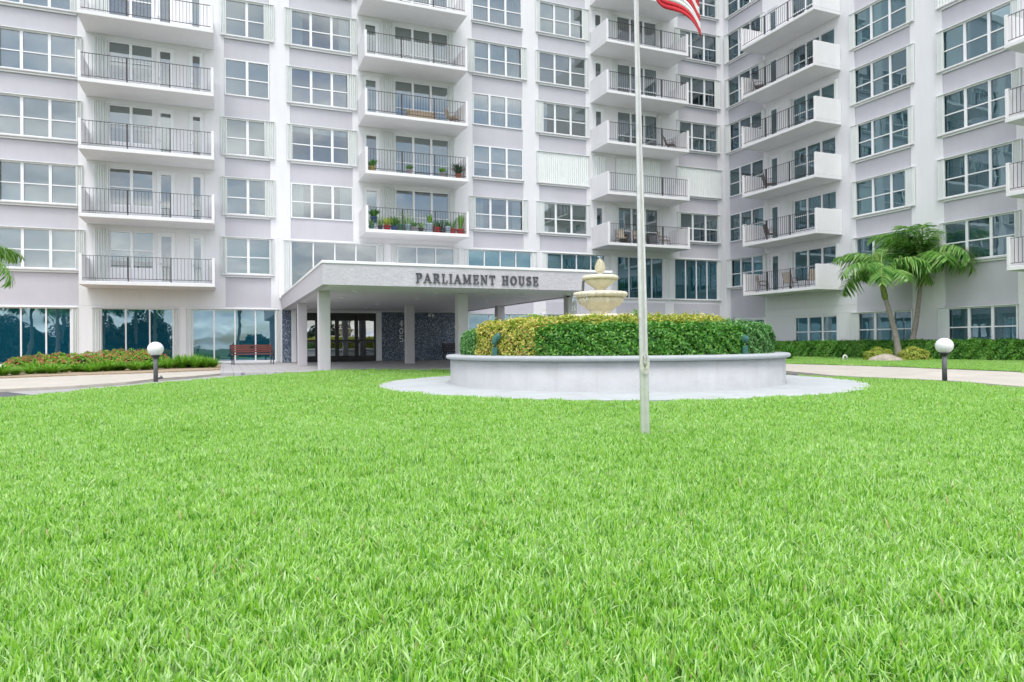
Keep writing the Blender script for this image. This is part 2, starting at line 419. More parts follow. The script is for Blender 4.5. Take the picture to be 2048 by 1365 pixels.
def leaf_mesh(name, pos, nrm, length, width, matname, tint, droop=0.0, axis=None, fold=0.25):
    """many folded leaves as one mesh; pos/nrm (n,3) arrays"""
    n = len(pos)
    nrm = nrm/np.maximum(np.linalg.norm(nrm, axis=1, keepdims=True), 1e-6)
    if axis is None:
        axis = RNG.normal(size=(n, 3))
    axis = axis - nrm*np.sum(axis*nrm, axis=1, keepdims=True)
    axis /= np.maximum(np.linalg.norm(axis, axis=1, keepdims=True), 1e-6)
    side = np.cross(nrm, axis)
    L = np.broadcast_to(np.asarray(length, float).reshape(-1, 1), (n, 1)); W = np.broadcast_to(np.asarray(width, float).reshape(-1, 1), (n, 1))
    base = pos - axis*L*0.5
    mid = pos + 0*axis
    tip = pos + axis*L*0.5 - nrm*L*droop
    lft = mid + side*W*0.5 + nrm*W*fold
    rgt = mid - side*W*0.5 + nrm*W*fold
    V = np.empty((n, 4, 3)); V[:,0]=base; V[:,1]=rgt; V[:,2]=tip; V[:,3]=lft
    me = bpy.data.meshes.new(name)
    me.vertices.add(n*4); me.vertices.foreach_set('co', V.reshape(-1))
    tri = np.array([[0,1,2],[0,2,3]])
    F = (np.arange(n)[:,None,None]*4+tri[None]).reshape(-1)
    nf = n*2
    me.loops.add(nf*3); me.loops.foreach_set('vertex_index', F.astype(np.int32))
    me.polygons.add(nf); me.polygons.foreach_set('loop_start', np.arange(0, nf*3, 3, dtype=np.int32))
    me.polygons.foreach_set('loop_total', np.full(nf, 3, dtype=np.int32))
    a = me.attributes.new('tint', 'FLOAT', 'POINT')
    a.data.foreach_set('value', np.repeat(np.asarray(tint, float), 4))
    me.materials.append(MATS[matname])
    me.update(); me.validate()
    return me
def tint_attr(me, vals):
    a = me.attributes.new('tint', 'FLOAT', 'POINT'); a.data.foreach_set('value', np.asarray(vals, float))

# ------------------------------------------------------------------ terrain
HS, HC = math.sin(YAW), math.cos(YAW)
def cam_xy(l, d):      # camera-relative (right, forward) to world
    return (R0.x*l+HS*d, R0.y*l+HC*d)
PC = cam_xy(17.6*math.sin(math.radians(8.2)), 17.6*math.cos(math.radians(8.2)))    # centre of the round planter
def gz(x, y):
    d = x*HS+y*HC
    z = max(-0.75, min(-0.01, -0.5+0.027*d))
    rho = math.hypot(x-PC[0], y-PC[1])
    if rho < 8.5:                                  # the lawn dips to the planter's pad
        t = min(1.0, max(0.0, (rho-5.9)/2.6)); t = t*t*(3-2*t)
        z = min(z, -0.17+t*(z+0.17))
    return z

def sheet(name, pts, off, matname, fine=False):
    """ground sheet: polygon triangulated on a grid that follows the terrain (fan of fine strips)"""
    import bmesh
    bm = bmesh.new()
    vs = [bm.verts.new((x, y, 0)) for x, y in pts]
    f = bm.faces.new(vs)
    bmesh.ops.triangulate(bm, faces=[f])
    # cut along the kink line of the terrain and along a few parallels
    cuts = [(HS, HC, d) for d in (-9.2, 0, 6, 12, 18.15)]
    if fine: cuts += [(1, 0, 0.8*i) for i in range(-4, 22)]+[(0, 1, 0.8*i) for i in range(8, 32)]
    for hx, hy, d in cuts:
        geom = bm.verts[:]+bm.edges[:]+bm.faces[:]
        bmesh.ops.bisect_plane(bm, geom=geom, plane_co=(hx*d, hy*d, 0), plane_no=(hx, hy, 0))
    for v in bm.verts: v.co.z = gz(v.co.x, v.co.y)+off
    for f in bm.faces:
        if f.normal.z < 0: f.normal_flip()
    me = bpy.data.meshes.new(name); bm.normal_update(); bm.to_mesh(me); bm.free()
    me.materials.append(MATS[matname])
    return link(name, me)
def slab(name, pts, off, h, matname):
    """raised sheet with vertical kerb sides"""
    import bmesh
    o = sheet(name, pts, off+h, matname)
    mb = MB(); n = len(pts)
    for i in range(n):
        (x0, y0), (x1, y1) = pts[i], pts[(i+1) % n]
        za, zb = gz(x0, y0), gz(x1, y1)
        mb.quad((x0,y0,za+off-0.05),(x1,y1,zb+off-0.05),(x1,y1,zb+off+h),(x0,y0,za+off+h))
    bm = bmesh.new(); bm.from_mesh(o.data)
    bm.from_mesh(mb.mesh('tmp', matname)); bm.to_mesh(o.data); bm.free()
    return o

LAWN = [(-3.9,15.6),(-2.9,16.7),(-1.6,17.9),(-0.1,19.0),(1.5,20.7),(2.5,21.9),(4,22.25),(7.5,22.3),(10,22.2),(12.5,21),(14.2,18.5),(14.9,15.5),(15.0,12.6),(14.7,10.6),(14.0,8.5),(12.5,5.5),(9,2),(4,-1.5),(-2,-2.2),(-6,1.5),(-7.6,6),(-6.8,11)]
WALK_L_NEAR = [(-18,17.6),(-9,18.2),(-4.6,18.5),(-3.2,18.8),(-2.2,19.4),(-0.9,21.3),(-0.1,23.0)]
WALK_L_FAR = [(-0.1,26.2),(-2.1,24.75),(-4.0,23.9),(-5.6,22.9),(-9,22.2),(-18,21.8)]
tag(sheet('ground', [(-400,-500),(500,-500),(500,600),(-400,600)], -0.20, 'far_ground', True), kind='structure')
tag(sheet('drive', [(-40,-12),(40,-12),(40,20),(20,34.9),(-40,34.9)], -0.09, 'asphalt', True), kind='structure')
tag(sheet('lawn_soil', LAWN, -0.02, 'soil', True), kind='structure')
tag(slab('sidewalk', WALK_L_NEAR+WALK_L_FAR, -0.09, 0.07, 'concrete'), kind='structure')
tag(sheet('driveway_apron', [(-3.6,17.2),(-1.6,18.2),(0.2,19.8),(1.6,21.4),(2.3,22.3),(-0.2,22.9),(-0.95,21.25),(-2.25,19.35),(-3.2,18.75),(-4.4,18.45)], -0.084, 'concrete_apron'), kind='structure')
tag(slab('plaza', [(-0.1,23.0),(2.45,22.2),(2.6,22.35),(14.5,22.45),(16,24),(16,34.98),(-0.1,34.98)], -0.09, 0.09, 'pavers'), kind='structure')
tag(slab('flower_bed', [(-18,21.81),(-9,22.21),(-5.6,22.91),(-4.0,23.91),(-2.1,24.76),(-0.11,26.21),(-0.11,34.97),(-18,34.97)], -0.09, 0.10, 'mulch'), kind='structure')
RW_NEAR = [(16.2,17.4),(15.7,14.3),(15.5,12.1),(15.3,10.6),(14.9,8.8),(13.5,5.0),(11,1)]
RW_FAR = [(15,-2),(17.2,4),(18.4,8.6),(18.9,11.2),(19.3,13.5),(19.7,15.7),(19.8,17.7),(19.5,20.2)]
tag(slab('footpath', RW_NEAR+RW_FAR+[(17.6,20.2)], -0.09, 0.06, 'concrete'), kind='structure')
STRIP = [(15.01,-2),(17.21,4),(18.41,8.6),(18.91,11.2),(19.31,13.5),(19.71,15.7),(19.81,17.7),(19.51,20.2),(20.5,24),(22,29),(28.9,29),(28.9,-2)]
tag(sheet('lawn_strip_soil', STRIP, -0.02, 'soil'), kind='structure')

# ------------------------------------------------------------------ apartment building
YF, XW = 35.0, 29.04
FH = 2.79
T0, WH = 5.87, 1.70                # head of the first upper window row, frame height
U_BAL = 3.39                       # underside of the first balcony slab
TOPZ = 25.2
main_b = empty('apartment_building', (0, YF, 0))
tag(main_b, 'white and lilac-grey apartment block facing the lawn, behind the entrance canopy', 'building')
wing_b = empty('apartment_building', (XW, YF, 0), -math.pi/2)
tag(wing_b, 'side wing of the white apartment block at right, behind the twin palms', 'building')

def wall_with_openings(x0, x1, z0, z1, ops, depth=0.28, y=0.0, edges=True):
    xs = sorted({x0, x1, *[o[0] for o in ops], *[o[1] for o in ops]})
    zs = sorted({z0, z1, *[o[2] for o in ops], *[o[3] for o in ops]})
    mb = MB()
    for i in range(len(xs)-1):
        for j in range(len(zs)-1):
            cx, cz = (xs[i]+xs[i+1])/2, (zs[j]+zs[j+1])/2
            if any(o[0] < cx < o[1] and o[2] < cz < o[3] for o in ops): continue
            mb.quad((xs[i],y,zs[j]),(xs[i+1],y,zs[j]),(xs[i+1],y,zs[j+1]),(xs[i],y,zs[j+1]))
    for a, b_, c, d in ops:
        e = y+depth
        mb.quad((a,y,c),(a,y,d),(a,e,d),(a,e,c)); mb.quad((b_,y,c),(b_,e,c),(b_,e,d),(b_,y,d))
        mb.quad((a,y,d),(b_,y,d),(b_,e,d),(a,e,d)); mb.quad((a,y,c),(a,e,c),(b_,e,c),(b_,y,c))
    if edges:
        e = y+depth
        mb.quad((x0,y,z0),(x0,y,z1),(x0,e,z1),(x0,e,z0)); mb.quad((x1,y,z0),(x1,e,z0),(x1,e,z1),(x1,y,z1))
        mb.quad((x0,y,z1),(x1,y,z1),(x1,e,z1),(x0,e,z1)); mb.quad((x0,y,z0),(x0,e,z0),(x1,e,z0),(x1,y,z0))
    return mb

def frame_mesh(w, h, cols, rails, fo=0.055, mu=0.115, ra=0.05, d0=-0.015, d1=0.075):
    mb = MB()
    mb.box(0, fo, d0, d1, 0, h); mb.box(w-fo, w, d0, d1, 0, h)
    mb.box(fo, w-fo, d0, d1, 0, fo); mb.box(fo, w-fo, d0, d1, h-fo, h)
    cw = (w-2*fo-(cols-1)*mu)/cols
    xs = []
    for i in range(cols):
        a = fo+i*(cw+mu); xs.append((a, a+cw))
        if i < cols-1: mb.box(a+cw, a+cw+mu, d0-0.004, d1, fo, h-fo)
    zs = []; prev = fo
    for r in rails:
        zs.append((prev, r-ra/2)); prev = r+ra/2
        for (a, b_) in xs: mb.box(a, b_, d0+0.006, d1-0.01, r-ra/2, r+ra/2)
    zs.append((prev, h-fo))
    return mb.mesh('window', 'frame_white'), xs, zs

def shutter_mesh(w, h, folds, depth=0.10):
    """accordion shutter leaves folded (or spread when wide) into a zigzag, with end post"""
    mb = MB(); n = folds*2; t = 0.012
    xs = [w*i/n for i in range(n+1)]
    ys = [(-depth if i % 2 else -0.015) for i in range(n+1)]
    for i in range(n):
        a, b_ = (xs[i], ys[i]), (xs[i+1], ys[i+1])
        mb.quad((a[0],a[1],0),(b_[0],b_[1],0),(b_[0],b_[1],h),(a[0],a[1],h))
        mb.quad((b_[0],b_[1]+t,0),(a[0],a[1]+t,0),(a[0],a[1]+t,h),(b_[0],b_[1]+t,h))
        mb.quad((a[0],a[1],h),(b_[0],b_[1],h),(b_[0],b_[1]+t,h),(a[0],a[1]+t,h))
        mb.quad((a[0],a[1]+t,0),(b_[0],b_[1]+t,0),(b_[0],b_[1],0),(a[0],a[1],0))
    mb.box(-0.02, 0.015, -0.075, -0.012, 0, h); mb.box(w-0.015, w+0.02, -0.075, -0.012, 0, h)
    return mb.mesh('shutter', 'shutter')

def box_mesh(key, matname, *b6, c=0.0):
    def fn():
        mb = MB()
        if c: mb.bbox(*b6, c=c)
        else: mb.box(*b6)
        return mb.mesh(key[0], matname)
    return cached(key, fn)

def pleat_mesh(w, h, pitch=0.09, amp=0.02, matname='blind_grey'):
    mb = MB(); n = max(2, int(w/pitch)*2)
    for i in range(n):
        a, b_ = w*i/n, w*(i+1)/n
        ya, yb = (amp if i % 2 else -amp), (-amp if i % 2 else amp)
        mb.quad((a,ya,0),(b_,yb,0),(b_,yb,h),(a,ya,h))
    return mb.mesh('curtain', matname, smooth=False)

R4 = lambda v: round(v, 3)
def add_panes(win, xs, zs, gmat):
    for (a, b_) in xs:
        for (c, d) in zs:
            w, h = R4(b_-a), R4(d-c)
            me = box_mesh(('pane', gmat, w, h), gmat, -0.004, w+0.004, 0.028, 0.038, -0.004, h+0.004)
            link('pane', me, win, (a, 0, c))

def blind_for(win, w, h, style):
    """what hangs inside the glass; style = (kind, colour, covered fraction from the top)"""
    kind, colr, frac = style
    if kind == 'none': return
    if kind == 'roller':
        hh = R4((h-0.08)*frac)
        me = box_mesh(('blind', colr, R4(w), hh), colr, 0.05, w-0.05, 0.0, 0.006, 0, hh)
        link('blind', me, win, (0, 0.13, h-0.04-hh))
    elif kind == 'pleat':
        hh = R4((h-0.06)*frac)
        me = cached(('pleat', colr, R4(w), hh), lambda: pleat_mesh(w-0.1, hh, matname=colr))
        link('curtain', me, win, (0.05, 0.15, h-0.03-hh))
    elif kind == 'sides':
        me = cached(('pleat', colr, 'side', R4(h)), lambda: pleat_mesh(0.55, h-0.06, 0.08, 0.03, colr))
        link('curtain', me, win, (0.06, 0.15, 0.03)); link('curtain', me, win, (w-0.61, 0.15, 0.03))
    elif kind == 'slats':
        hh = R4((h-0.08)*frac)
        def fn():
            mb = MB(); k = int(hh/0.05)
            for i in range(k):
                z = i*0.05
                mb.quad((0.05,-0.018,z),(w-0.05,-0.018,z),(w-0.05,0.018,z+0.034),(0.05,0.018,z+0.034))
            return mb.mesh('blind', colr)
        link('blind', cached(('slats', colr, R4(w), hh), fn), win, (0, 0.13, h-0.04-hh))

def add_window(par, x0, z0, w, h, cols, rails, gmat, style, sill=True, head=True, sh=(0, 0), closed=False, y=0.0, off=(0.0, 0.0), slim=False):
    w, h = R4(w), R4(h)
    key = ('win', w, h, cols, tuple(R4(r) for r in rails), slim)
    me, xs, zs = cached(key, lambda: frame_mesh(w, h, cols, rails, *((0.04, 0.06) if slim else ())))
    win = link('window', me, par, (x0, y, z0))
    add_panes(win, xs, zs, gmat)
    blind_for(win, w, h, style)
    la, lb = sh
    ex0, ex1 = -max(off[0], 0.02), w+max(off[1], 0.02)
    if sill:
        k = ('sillm', R4(ex0), R4(ex1))
        link('sill', box_mesh(k, 'sill', ex0-0.03, ex1+0.03, -0.13, 0.02, -0.065, -0.004, c=0.008), win)
        link('sill', box_mesh(('sillb', w), 'frame_white', 0.005, w-0.005, -0.045, 0.0, -0.15, -0.068, c=0.006), win)
    if head:
        k = ('headm', R4(ex0), R4(ex1))
        link('shutter_track', box_mesh(k, 'shutter', ex0-0.03, ex1+0.03, -0.125, -0.018, h+0.002, h+0.035, c=0.005), win)
    if closed:
        smw = R4(ex1-ex0)
        sm = cached(('shut', smw, h, 'c'), lambda: shutter_mesh(smw, h-0.006, int(smw/0.13), 0.06))
        link('shutter', sm, win, (ex0, -0.02, 0.0))
    else:
        if la > 0:
            sm = cached(('shut', R4(la), h), lambda: shutter_mesh(la, h-0.006, max(2, int(la/0.09))))
            link('shutter', sm, win, (ex0, -0.02, 0.0))
        if lb > 0:
            sm = cached(('shut', R4(lb), h), lambda: shutter_mesh(lb, h-0.006, max(2, int(lb/0.09))))
            link('shutter', sm, win, (ex1-lb, -0.02, 0.0))
    return win

def add_door(par, x0, z0, w, h, gmat, y=0.0, blind=None):
    w, h = R4(w), R4(h)
    def fn():
        mb = MB(); f, i = 0.05, 0.12
        mb.box(0, f, -0.015, 0.08, 0, h); mb.box(w-f, w, -0.015, 0.08, 0, h); mb.box(f, w-f, -0.015, 0.08, h-f, h)
        mb.box(f, f+i, 0.0, 0.05, 0.01, h-f); mb.box(w-f-i, w-f, 0.0, 0.05, 0.01, h-f)
        mb.box(f+i, w-f-i, 0.0, 0.05, 0.01, 0.2); mb.box(f+i, w-f-i, 0.0, 0.05, h-f-0.14, h-f)
        return mb.mesh('door', 'frame_white')
    d = link('door', cached(('door', w, h), fn), par, (x0, y, z0))
    a, b_, c, e = 0.17, w-0.17, 0.2, h-0.19
    link('pane', box_mesh(('pane', gmat, R4(b_-a), R4(e-c)), gmat, -0.004, b_-a+0.004, 0.018, 0.028, -0.004, e-c+0.004), d, (a, 0, c))
    def hn():
        mb = MB(); mb.box(-0.015, 0.015, -0.05, 0, -0.06, 0.06); mb.tube([(0, -0.045, 0.0), (0.1, -0.05, 0.0)], 0.01, 6)
        return mb.mesh('handle', 'chrome')
    link('handle', cached(('handle',), hn), d, (0.11, 0, 1.0))
    if blind:
        link('blind', box_mesh(('dblind', blind, R4(b_-a), R4(e-c)), blind, -0.02, b_-a+0.02, 0.0, 0.006, 0, (e-c)*0.97), d, (a, 0.1, c))
    return d

def add_balcony(par, x0, x1, depth, zu, posts=None, thick=0.12):
    """slab with cast side panels and a barred railing between them"""
    w = R4(x1-x0)
    def sl():
        mb = MB(); mb.bbox(0, w, -depth, 0.0, 0, 0.155, c=0.012); return mb.mesh('balcony', 'slab_white')
    b_ = link('balcony', cached(('slab', w, depth), sl), par, (x0, -0.003, zu))
    def pn():
        mb = MB()
        for (ya, yb, za, zb) in ((-depth, -0.002, 0.157, 1.27),):
            mb.bbox(0, thick, ya+0.003, yb, za, zb, c=0.012)
        return mb.mesh('side_panel', 'slab_white')
    pm = cached(('panel', depth, thick), pn)
    link('side_panel', pm, b_, (0.003, 0, 0)); link('side_panel', pm, b_, (w-thick-0.003, 0, 0))
    def rl():
        mb = MB(); a, c = thick, w-thick; y = -depth+0.06
        mb.box(a, c, y-0.022, y+0.022, 1.20, 1.215); mb.box(a, c, y-0.012, y+0.012, 0.262, 0.285)
        n = max(4, int((c-a)/0.135))
        for i in range(1, n):
            x = a+(c-a)*i/n
            mb.box(x-0.0075, x+0.0075, y-0.0075, y+0.0075, 0.28, 1.203)
        for f in (0.34, 0.67) if w > 4 else (0.5,):
            x = a+(c-a)*f
            mb.box(x-0.022, x+0.022, y-0.03, y+0.03, 0.15, 1.21)
        return mb.mesh('railing', 'rail_metal')
    link('railing', cached(('rail', w, depth), rl), b_)
    return b_

def spandrel(par, x0, x1, z0, z1, y=0.045):
    w, h = R4(x1-x0), R4(z1-z0)
    link('spandrel_panel', box_mesh(('span', w, h), 'stucco_grey', 0, w, 0, 0.22, 0, h), par, (x0, y, z0))

STY_A = [('pleat', 'blind_white', 1.0), ('roller', 'blind_beige', 1.0), ('roller', 'blind_grey', 1.0), ('roller', 'blind_white', 1.0), ('roller', 'blind_grey', 1.0), ('roller', 'blind_grey', 0.95)]
STY_B = [('pleat', 'blind_grey', 1.0), ('roller', 'blind_grey', 0.75), ('slats', 'blind_white', 1.0), ('sides', 'blind_grey', 1.0), ('pleat', 'blind_white', 1.0), ('roller', 'blind_beige', 1.0), ('none', '', 0), ('slats', 'blind_grey', 0.9), ('roller', 'blind_grey', 0.5)]

STY_C = [('pleat', 'blind_grey', 1.0), ('pleat', 'blind_white', 1.0), ('roller', 'blind_grey', 1.0), ('roller', 'blind_white', 1.0), ('slats', 'blind_white', 1.0), ('sides', 'blind_white', 1.0)]
def window_column(par, x0, x1, k0, k1, cols, seed, styles, gmat='glass', fixed=None, zstart=None, closed=()):
    rnd = random.Random(seed)
    w = x1-x0
    prev = zstart if zstart is not None else T0+FH*(k0-1)+0.02
    for k in range(k0, k1+1):
        top = T0+FH*k; bot = top-WH
        st = (fixed or {}).get(k) or rnd.choice(styles)
        mode = rnd.random()
        if mode < 0.16: sh, off = (0, 0), (0, 0)
        elif mode < 0.42: sh, off = (0.16, 0.16), (0.16, 0.14)
        elif mode < 0.62: sh, off = (0.42, 0.2), (0.20, 0.16)
        elif mode < 0.82: sh, off = (0.2, 0.42), (0.14, 0.20)
        else: sh, off = (0.30, 0.30), (0.22, 0.22)
        has = sh != (0, 0)
        ins = 0.012
        add_window(par, x0+ins, bot, w-2*ins, WH, cols, [WH*0.47], gmat, st, sill=has or mode < 0.1, head=has, sh=sh, off=off, closed=k in closed)
        spandrel(par, x0, x1, prev, bot-0.002)
        prev = top+0.002
    spandrel(par, x0, x1, prev, TOPZ)

def pilaster(par, x0, x1, z0, z1, y=0.0):
    mb = MB(); mb.box(x0, x1, y, y+0.3, z0, z1); link('pilaster', mb.mesh('pilaster', 'stucco_white'), par)

def balcony_bay(par, wx, bx, js, items, depth, zstart, seed, wing=False, closed=(), gmat='glass', extra_top=TOPZ):
    """white wall bay with its openings, slabs, doors, windows and shutters. items: list of (kind, x0, x1, z0, z1) above the balcony floor"""
    rnd = random.Random(seed); ops = []
    for j in js:
        fl = U_BAL+0.155+FH*j
        for it in items:
            if it[0] in ('door', 'win'):
                ops.append((it[1]-0.004, it[2]+0.004, fl+it[3]-(0.001 if it[3] == 0 else 0.004), fl+it[4]+0.004))
    link('wall', wall_with_openings(wx[0], wx[1], zstart, extra_top, ops).mesh('wall', 'stucco_white'), par)
    for j in js:
        zu = U_BAL+FH*j; fl = zu+0.155
        add_balcony(par, bx[0], bx[1], depth, zu)
        bl = rnd.choice(['blind_grey', 'blind_white', None, 'blind_grey', 'blind_beige'])
        cl = j in closed
        for it in items:
            if it[0] == 'door':
                d = add_door(par, it[1], fl+it[3], it[2]-it[1], it[4]-it[3], gmat, 0.05, bl if rnd.random() < 0.5 else None)
                if cl:
                    sm = cached(('shutd', R4(it[2]-it[1]), R4(it[4])), lambda: shutter_mesh(it[2]-it[1]+0.16, it[4], 6, 0.06))
                    link('shutter', sm, d, (-0.08, -0.075, 0))
            elif it[0] == 'win':
                st = (('roller', bl, rnd.choice([0.6, 0.8, 1.0])) if bl and rnd.random() < 0.6 else rnd.choice(STY_B))
                w_, h_ = it[2]-it[1], it[4]-it[3]
                wn_ = add_window(par, it[1], fl+it[3], w_, h_, it[5], [it[6]-it[3]], gmat, st, sill=False, head=False, y=0.05)
                sa = rnd.choice([0.0, 0.3, 0.45, 0.2]) if len(it) < 8 else it[7]
                sb = rnd.choice([0.0, 0.2, 0.3, 0.15]) if len(it) < 8 else it[8]
                hh = it[4]+0.02
                if cl:
                    sm = cached(('shutw', R4(w_), R4(hh)), lambda: shutter_mesh(w_+0.3, hh, 22, 0.06))
                    link('shutter', sm, wn_, (-0.15, -0.075, -it[3]+0.01))
                else:
                    if sa: link('shutter', cached(('shut', R4(sa), R4(hh)), lambda: shutter_mesh(sa, hh, max(2, int(sa/0.09)))), wn_, (-sa-0.03, -0.065, -it[3]+0.01))
                    if sb: link('shutter', cached(('shut', R4(sb), R4(hh)), lambda: shutter_mesh(sb, hh, max(2, int(sb/0.09)))), wn_, (w_+0.03, -0.065, -it[3]+0.01))

# upper facade, main block
window_column(main_b, -8.80, -5.75, 0, 4, 3, 11, STY_A, zstart=2.62)
balcony_bay(main_b, (-5.75, 0.13), (-5.45, -0.30), range(0, 5),
            [('win', -4.60, -2.83, 0.72, 2.40, 2, 1.55, 0.5, 0.0), ('door', -2.71, -1.96, 0, 2.42), ('door', -1.38, -0.74, 0, 2.42)], 1.87, 2.62, 21)
window_column(main_b, 0.13, 2.13, 0, 4, 2, 13, STY_A, zstart=2.62)
pilaster(main_b, 2.13, 3.05, 5.96, TOPZ)
pilaster(main_b, 2.13, 2.466, 2.62, 5.955)
window_column(main_b, 3.05, 6.03, 1, 5, 3, 14, [('roller', 'blind_grey', 0.25), ('none', '', 0), ('roller', 'curtain_blue', 1.0), ('sides', 'blind_white', 1)], zstart=5.96,
              fixed={1: ('sides', 'blind_white', 1.0), 2: ('roller', 'blind_grey', 0.15), 3: ('roller', 'curtain_blue', 1.0), 4: ('sides', 'blind_white', 1.0)})
balcony_bay(main_b, (6.03, 12.36), (6.30, 11.48), range(1, 6),
            [('door', 6.55, 7.38, 0, 2.42), ('win', 8.17, 11.05, 0.12, 2.42, 3, 1.02, 0.62, 0.22)], 1.87, 5.96, 22)
window_column(main_b, 12.36, 15.29, 1, 5, 3, 15, STY_B, zstart=5.96, fixed={1: ('sides', 'blind_grey', 1.0), 5: ('pleat', 'blind_grey', 1.0), 4: ('pleat', 'blind_white', 1.0), 2: ('roller', 'blind_grey', 0.72)})
pilaster(main_b, 15.29, 16.26, 5.96, TOPZ)
window_column(main_b, 16.26, 19.24, 1, 6, 3, 16, STY_B, zstart=5.96, closed=(2,), fixed={5: ('roller', 'blind_beige', 1.0), 4: ('slats', 'blind_white', 0.93), 3: ('roller', 'blind_grey', 0.42)})
balcony_bay(main_b, (19.24, 25.59), (19.53, 24.97), range(1, 7),
            [('door', 19.75, 20.42, 0, 2.42), ('win', 21.31, 24.10, 0.12, 2.42, 3, 1.02)], 1.87, 5.96, 24, closed=(2,))
window_column(main_b, 25.59, 28.51, 1, 6, 3, 17, STY_B, zstart=5.96, closed=(2,), gmat='glass')
pilaster(main_b, 28.51, 29.04, 0.0, TOPZ)
# upper facade, side wing (local x runs from the inner corner towards the viewer)
pilaster(wing_b, 0.0, 0.40, 0.0, TOPZ)
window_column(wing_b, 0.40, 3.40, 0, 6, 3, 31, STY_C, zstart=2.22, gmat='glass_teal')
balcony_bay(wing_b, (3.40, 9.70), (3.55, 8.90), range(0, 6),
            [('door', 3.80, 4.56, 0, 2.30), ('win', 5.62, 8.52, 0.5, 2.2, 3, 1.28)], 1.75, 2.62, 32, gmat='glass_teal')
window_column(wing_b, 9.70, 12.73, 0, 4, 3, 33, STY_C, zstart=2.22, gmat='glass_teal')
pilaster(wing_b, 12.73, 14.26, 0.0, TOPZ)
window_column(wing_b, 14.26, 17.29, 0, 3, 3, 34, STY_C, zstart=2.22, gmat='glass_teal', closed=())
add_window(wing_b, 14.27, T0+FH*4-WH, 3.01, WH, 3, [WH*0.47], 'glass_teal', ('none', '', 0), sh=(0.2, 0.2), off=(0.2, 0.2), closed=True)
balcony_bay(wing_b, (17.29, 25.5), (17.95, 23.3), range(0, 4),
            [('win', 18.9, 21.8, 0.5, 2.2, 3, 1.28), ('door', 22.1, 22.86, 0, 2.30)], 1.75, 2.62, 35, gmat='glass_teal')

# ground storey
def base_wall(par, x0, x1, z0, z1, ops, name='wall', matname='stucco_white'):
    link(name, wall_with_openings(x0, x1, z0, z1, ops).mesh(name, matname), par)
LOB = [('sides', 'blind_grey', 1.0), ('none', '', 0)]
A_OPS = [(-8.78, -6.05, 0.08, 2.52), (-4.93, -2.07, 0.08, 2.52), (-1.29, 2.34, 0.08, 2.52)]
base_wall(main_b, -14.0, 2.46, 0.0, 2.615, A_OPS)
for i, (a, b_, c, d) in enumerate(A_OPS):
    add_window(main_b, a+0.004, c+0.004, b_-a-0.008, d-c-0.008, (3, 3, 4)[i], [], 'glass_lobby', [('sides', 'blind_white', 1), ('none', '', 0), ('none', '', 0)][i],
               sill=False, head=True, sh=[(0, 0.16), (0.30, 0.2), (0.24, 0.14)][i], off=[(0, 0.24), (0.32, 0.22), (0.26, 0.16)][i], y=0.05, slim=True)
base_wall(main_b, -14.0, -8.80, 2.62, TOPZ, [])
# strip of cladding and entrance below the canopy
pilaster(main_b, 2.465, 2.62, 0.0, 3.205, -0.004)
def panel(par, x0, x1, z0, z1, y0, y1, matname, name):
    mb = MB(); mb.bbox(x0, x1, y0, y1, z0, z1, c=0.006); return link(name, mb.mesh(name, matname), par)
panel(main_b, 2.63, 3.03, 0.0, 2.50, -0.02, 0.2, 'mosaic', 'mosaic_panel')
panel(main_b, 3.04, 3.28, 0.0, 2.50, -0.05, 0.2, 'frame_white', 'door_jamb')
for a, b_, y0 in ((7.41, 8.05, -0.02), (8.056, 9.2, -0.035), (9.206, 9.86, -0.05), (9.866, 10.56, -0.03), (10.566, 11.15, -0.045)):
    panel(main_b, a, b_, 0.0, 2.44, y0, 0.2, 'mosaic', 'mosaic_panel')
panel(main_b, 7.13, 7.40, 0.0, 2.44, -0.06, 0.2, 'frame_white', 'door_jamb')
panel(main_b, 3.29, 7.125, 2.40, 2.455, -0.05, 0.25, 'frame_white', 'door_head')
panel(main_b, 11.156, 11.98, 0.0, 2.44, -0.025, 0.2, 'mosaic', 'mosaic_panel')
base_wall(main_b, 2.625, 12.0, 2.46, 3.20, [])
def entrance_door(x0, x1, two=True):
    mb = MB(); h = 2.34
    mb.box(x0, x0+0.09, 0, 0.12, 0, h); mb.box(x1-0.09, x1, 0, 0.12, 0, h); mb.box(x0+0.09, x1-0.09, 0, 0.12, 2.02, h)
    mb.box(x0+0.09, x1-0.09, 0.0, 0.12, 0.0, 0.28); mb.box(x0+0.09, x1-0.09, 0.005, 0.115, 0.92, 1.06)
    d = link('entrance_door', mb.mesh('entrance_door', 'door_black'), main_b, (0, 0.02, 0.0))
    for c, e in ((0.28, 0.92), (1.06, 2.02)):
        m2 = MB(); m2.box(x0+0.086, x1-0.086, 0.05, 0.06, c, e); link('pane', m2.mesh('pane', 'glass_door'), d)
    m3 = MB(); m3.tube([(x0+0.14, -0.05, 0.96), (x1-0.14, -0.05, 0.96)], 0.018, 6); m3.box(x0+0.15, x0+0.17, -0.05, 0.01, 0.945, 0.975); m3.box(x1-0.17, x1-0.15, -0.05, 0.01, 0.945, 0.975)
    link('push_bar', m3.mesh('push_bar', 'chrome'), d)
for a, b_ in ((3.30, 4.25), (4.255, 5.2), (5.205, 6.15), (6.155, 7.12)): entrance_door(a, b_)
m9 = MB(); m9.box(3.3, 7.12, 0.03, 0.14, 2.345, 2.398); link('transom', m9.mesh('transom', 'door_black'), main_b)
